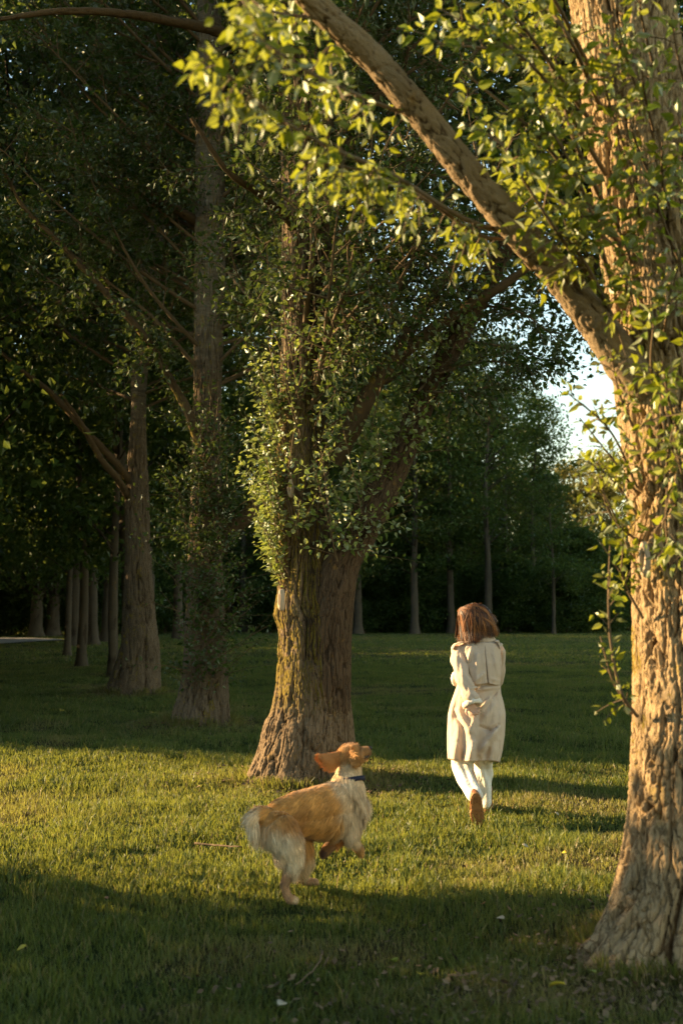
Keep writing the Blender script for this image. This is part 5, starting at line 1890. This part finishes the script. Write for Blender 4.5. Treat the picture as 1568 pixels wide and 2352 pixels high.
# collar with its buckle
cc_, cax = K(1190, 500, .175), nrm(np.array([.06, .16, .6]) * 1.0)
tilt_ = nrm(np.array([-.18, .20, 1.0]))
u_ = nrm(np.cross(tilt_, [0, 1.0, 0]))
w_ = np.cross(tilt_, u_)
t = np.arange(56) * 2 * math.pi / 56
rings = []
for (h, rr) in ((-.013, .088), (-.013, .099), (.013, .097), (.013, .086)):
    rings.append(cc_ + tilt_ * h + rr * (np.cos(t)[:, None] * u_ + np.sin(t)[:, None] * w_))
v = np.concatenate(rings)
f = [grid_faces(4, 56), np.stack([168 + np.arange(56), 168 + (np.arange(56) + 1) % 56, (np.arange(56) + 1) % 56, np.arange(56)], 1)]
col_o = link('collar', mesh_np('collar', v - DO, f, M_COLLAR), dog)
for ang in (-112, -88):
    a_ = R(ang)
    rd = math.cos(a_) * u_ + math.sin(a_) * w_
    tg = -math.sin(a_) * u_ + math.cos(a_) * w_
    c0 = cc_ + rd * .100
    fr = [c0 + tilt_ * y + tg * x for x, y in ((-.009, -.015), (.009, -.015), (.009, .015), (-.009, .015), (-.009, -.015))]
    v, f = tube(np.array(fr), .0024, 6)
    link('buckle', mesh_np('buckle', v - DO, f, M_BUCKLE, False), col_o)

# ================================================================== LEAVES, STICKS AND BLOSSOMS ON THE GRASS
M_FALL = {'yellow': simple('fallen_leaf_yellow', (.42, .34, .03), .6, .2, 40), 'green': simple('fallen_leaf_green', (.20, .24, .04), .6, .2, 40), 'white': simple('pale_petal', (.42, .37, .26), .7, .15, 40), 'brown': simple('fallen_leaf_brown', (.22, .11, .05), .8, .2, 40)}
M_STICK = simple('dry_stick', (.15, .105, .06), .9, .2, 50, .3)
rl = np.random.default_rng(31)


def fallen_leaf(px, py, size, colr, label):
    p = G(px, py)
    size = size * .75
    p[2] = gz(p[0], p[1]) + .047
    n = 9
    s = np.linspace(0, 1, n)
    half = .36 * np.sin(math.pi * s ** .85) ** .8
    v = []
    for k, sgn in enumerate((-1, 0, 1)):
        v.append(np.stack([sgn * half, s - .5, .10 * (sgn != 0) + .12 * np.sin(s * 3 + .5)], 1))
    v = np.stack(v, 1).reshape(-1, 3) * size
    o = link('fallen_leaf', mesh_np('fallen_leaf', v, [grid_faces(n, 3, False)], M_FALL[colr]), None, p)
    o.rotation_euler = (rl.uniform(-.5, .5), rl.uniform(-.5, .5), rl.uniform(0, 6.28))
    o.modifiers.new('thickness', 'SOLIDIFY').thickness = .0012
    tag(o, label, 'leaf', 'leaves lying on the grass')


for a in ((1280, 2312, .085, 'yellow', 'largest yellow leaf on the grass, at the front right'), (1358, 2270, .07, 'green', 'dull green yellow leaf on the grass, right of the largest yellow leaf'),
          (905, 2228, .075, 'green', 'greenish leaf on the shaded grass left of the small upright yellow leaf'), (965, 2264, .065, 'yellow', 'small yellow leaf on the shaded grass in front of the dry brown patch'),
          (645, 2316, .075, 'white', 'whitish leaf at the very front of the grass, below the dog'), (50, 2212, .06, 'yellow', 'pale yellow leaf far at the front left of the grass'),
          (1420, 2218, .07, 'green', 'bright green leaf leaning on the root of the sunlit poplar'), (245, 2078, .045, 'brown', 'brown leaf on the shaded grass, left of the dog'),
          (1296, 1977, .05, 'yellow', 'bright yellow leaf at the edge of the sunlight'), (1206, 1958, .06, 'white', 'whitish leaf on the sunlit grass, in front of the person'),
          (1225, 1962, .07, 'green', 'dark green leaf touching the whitish leaf on the sunlit grass'), (1278, 1880, .055, 'white', 'round white blossom ball on the grass, right of the raised boot'),
          (1150, 2142, .07, 'white', 'pale leaf on the shaded grass between the dog and the sunlit poplar'), (910, 2010, .045, 'white', 'small pale clover head by the hind paw of the dog'),
          (1110, 2108, .06, 'brown', 'brownish leaf on the shaded grass, right of the dog')):
    fallen_leaf(*a)


def stick(pts, r, label):
    q = np.array([G(*p) for p in pts])
    q[:, 2] = [gz(a[0], a[1]) + .050 + .006 * k % 3 for k, a in enumerate(q)]
    c = q.mean(0)
    path = catmull(q, 18)
    path = path + rl.normal(0, .002, path.shape)
    v, f = tube(path, np.linspace(r, r * .55, 18), 8)
    o = link('stick', mesh_np('stick', v - c, f, M_STICK), None, c)
    tag(o, label, 'stick', 'sticks on the grass')


stick([(448, 1942), (490, 1946), (555, 1955)], .009, 'dry stick on the grass at the left, behind the tail of the dog')
stick([(742, 2200), (728, 2240), (700, 2268), (678, 2286)], .004, 'thin curved stick on the shaded grass at the front')
stick([(1030, 2272), (1060, 2280), (1100, 2282)], .004, 'short stick on the bare brown patch in front of the sunlit poplar')
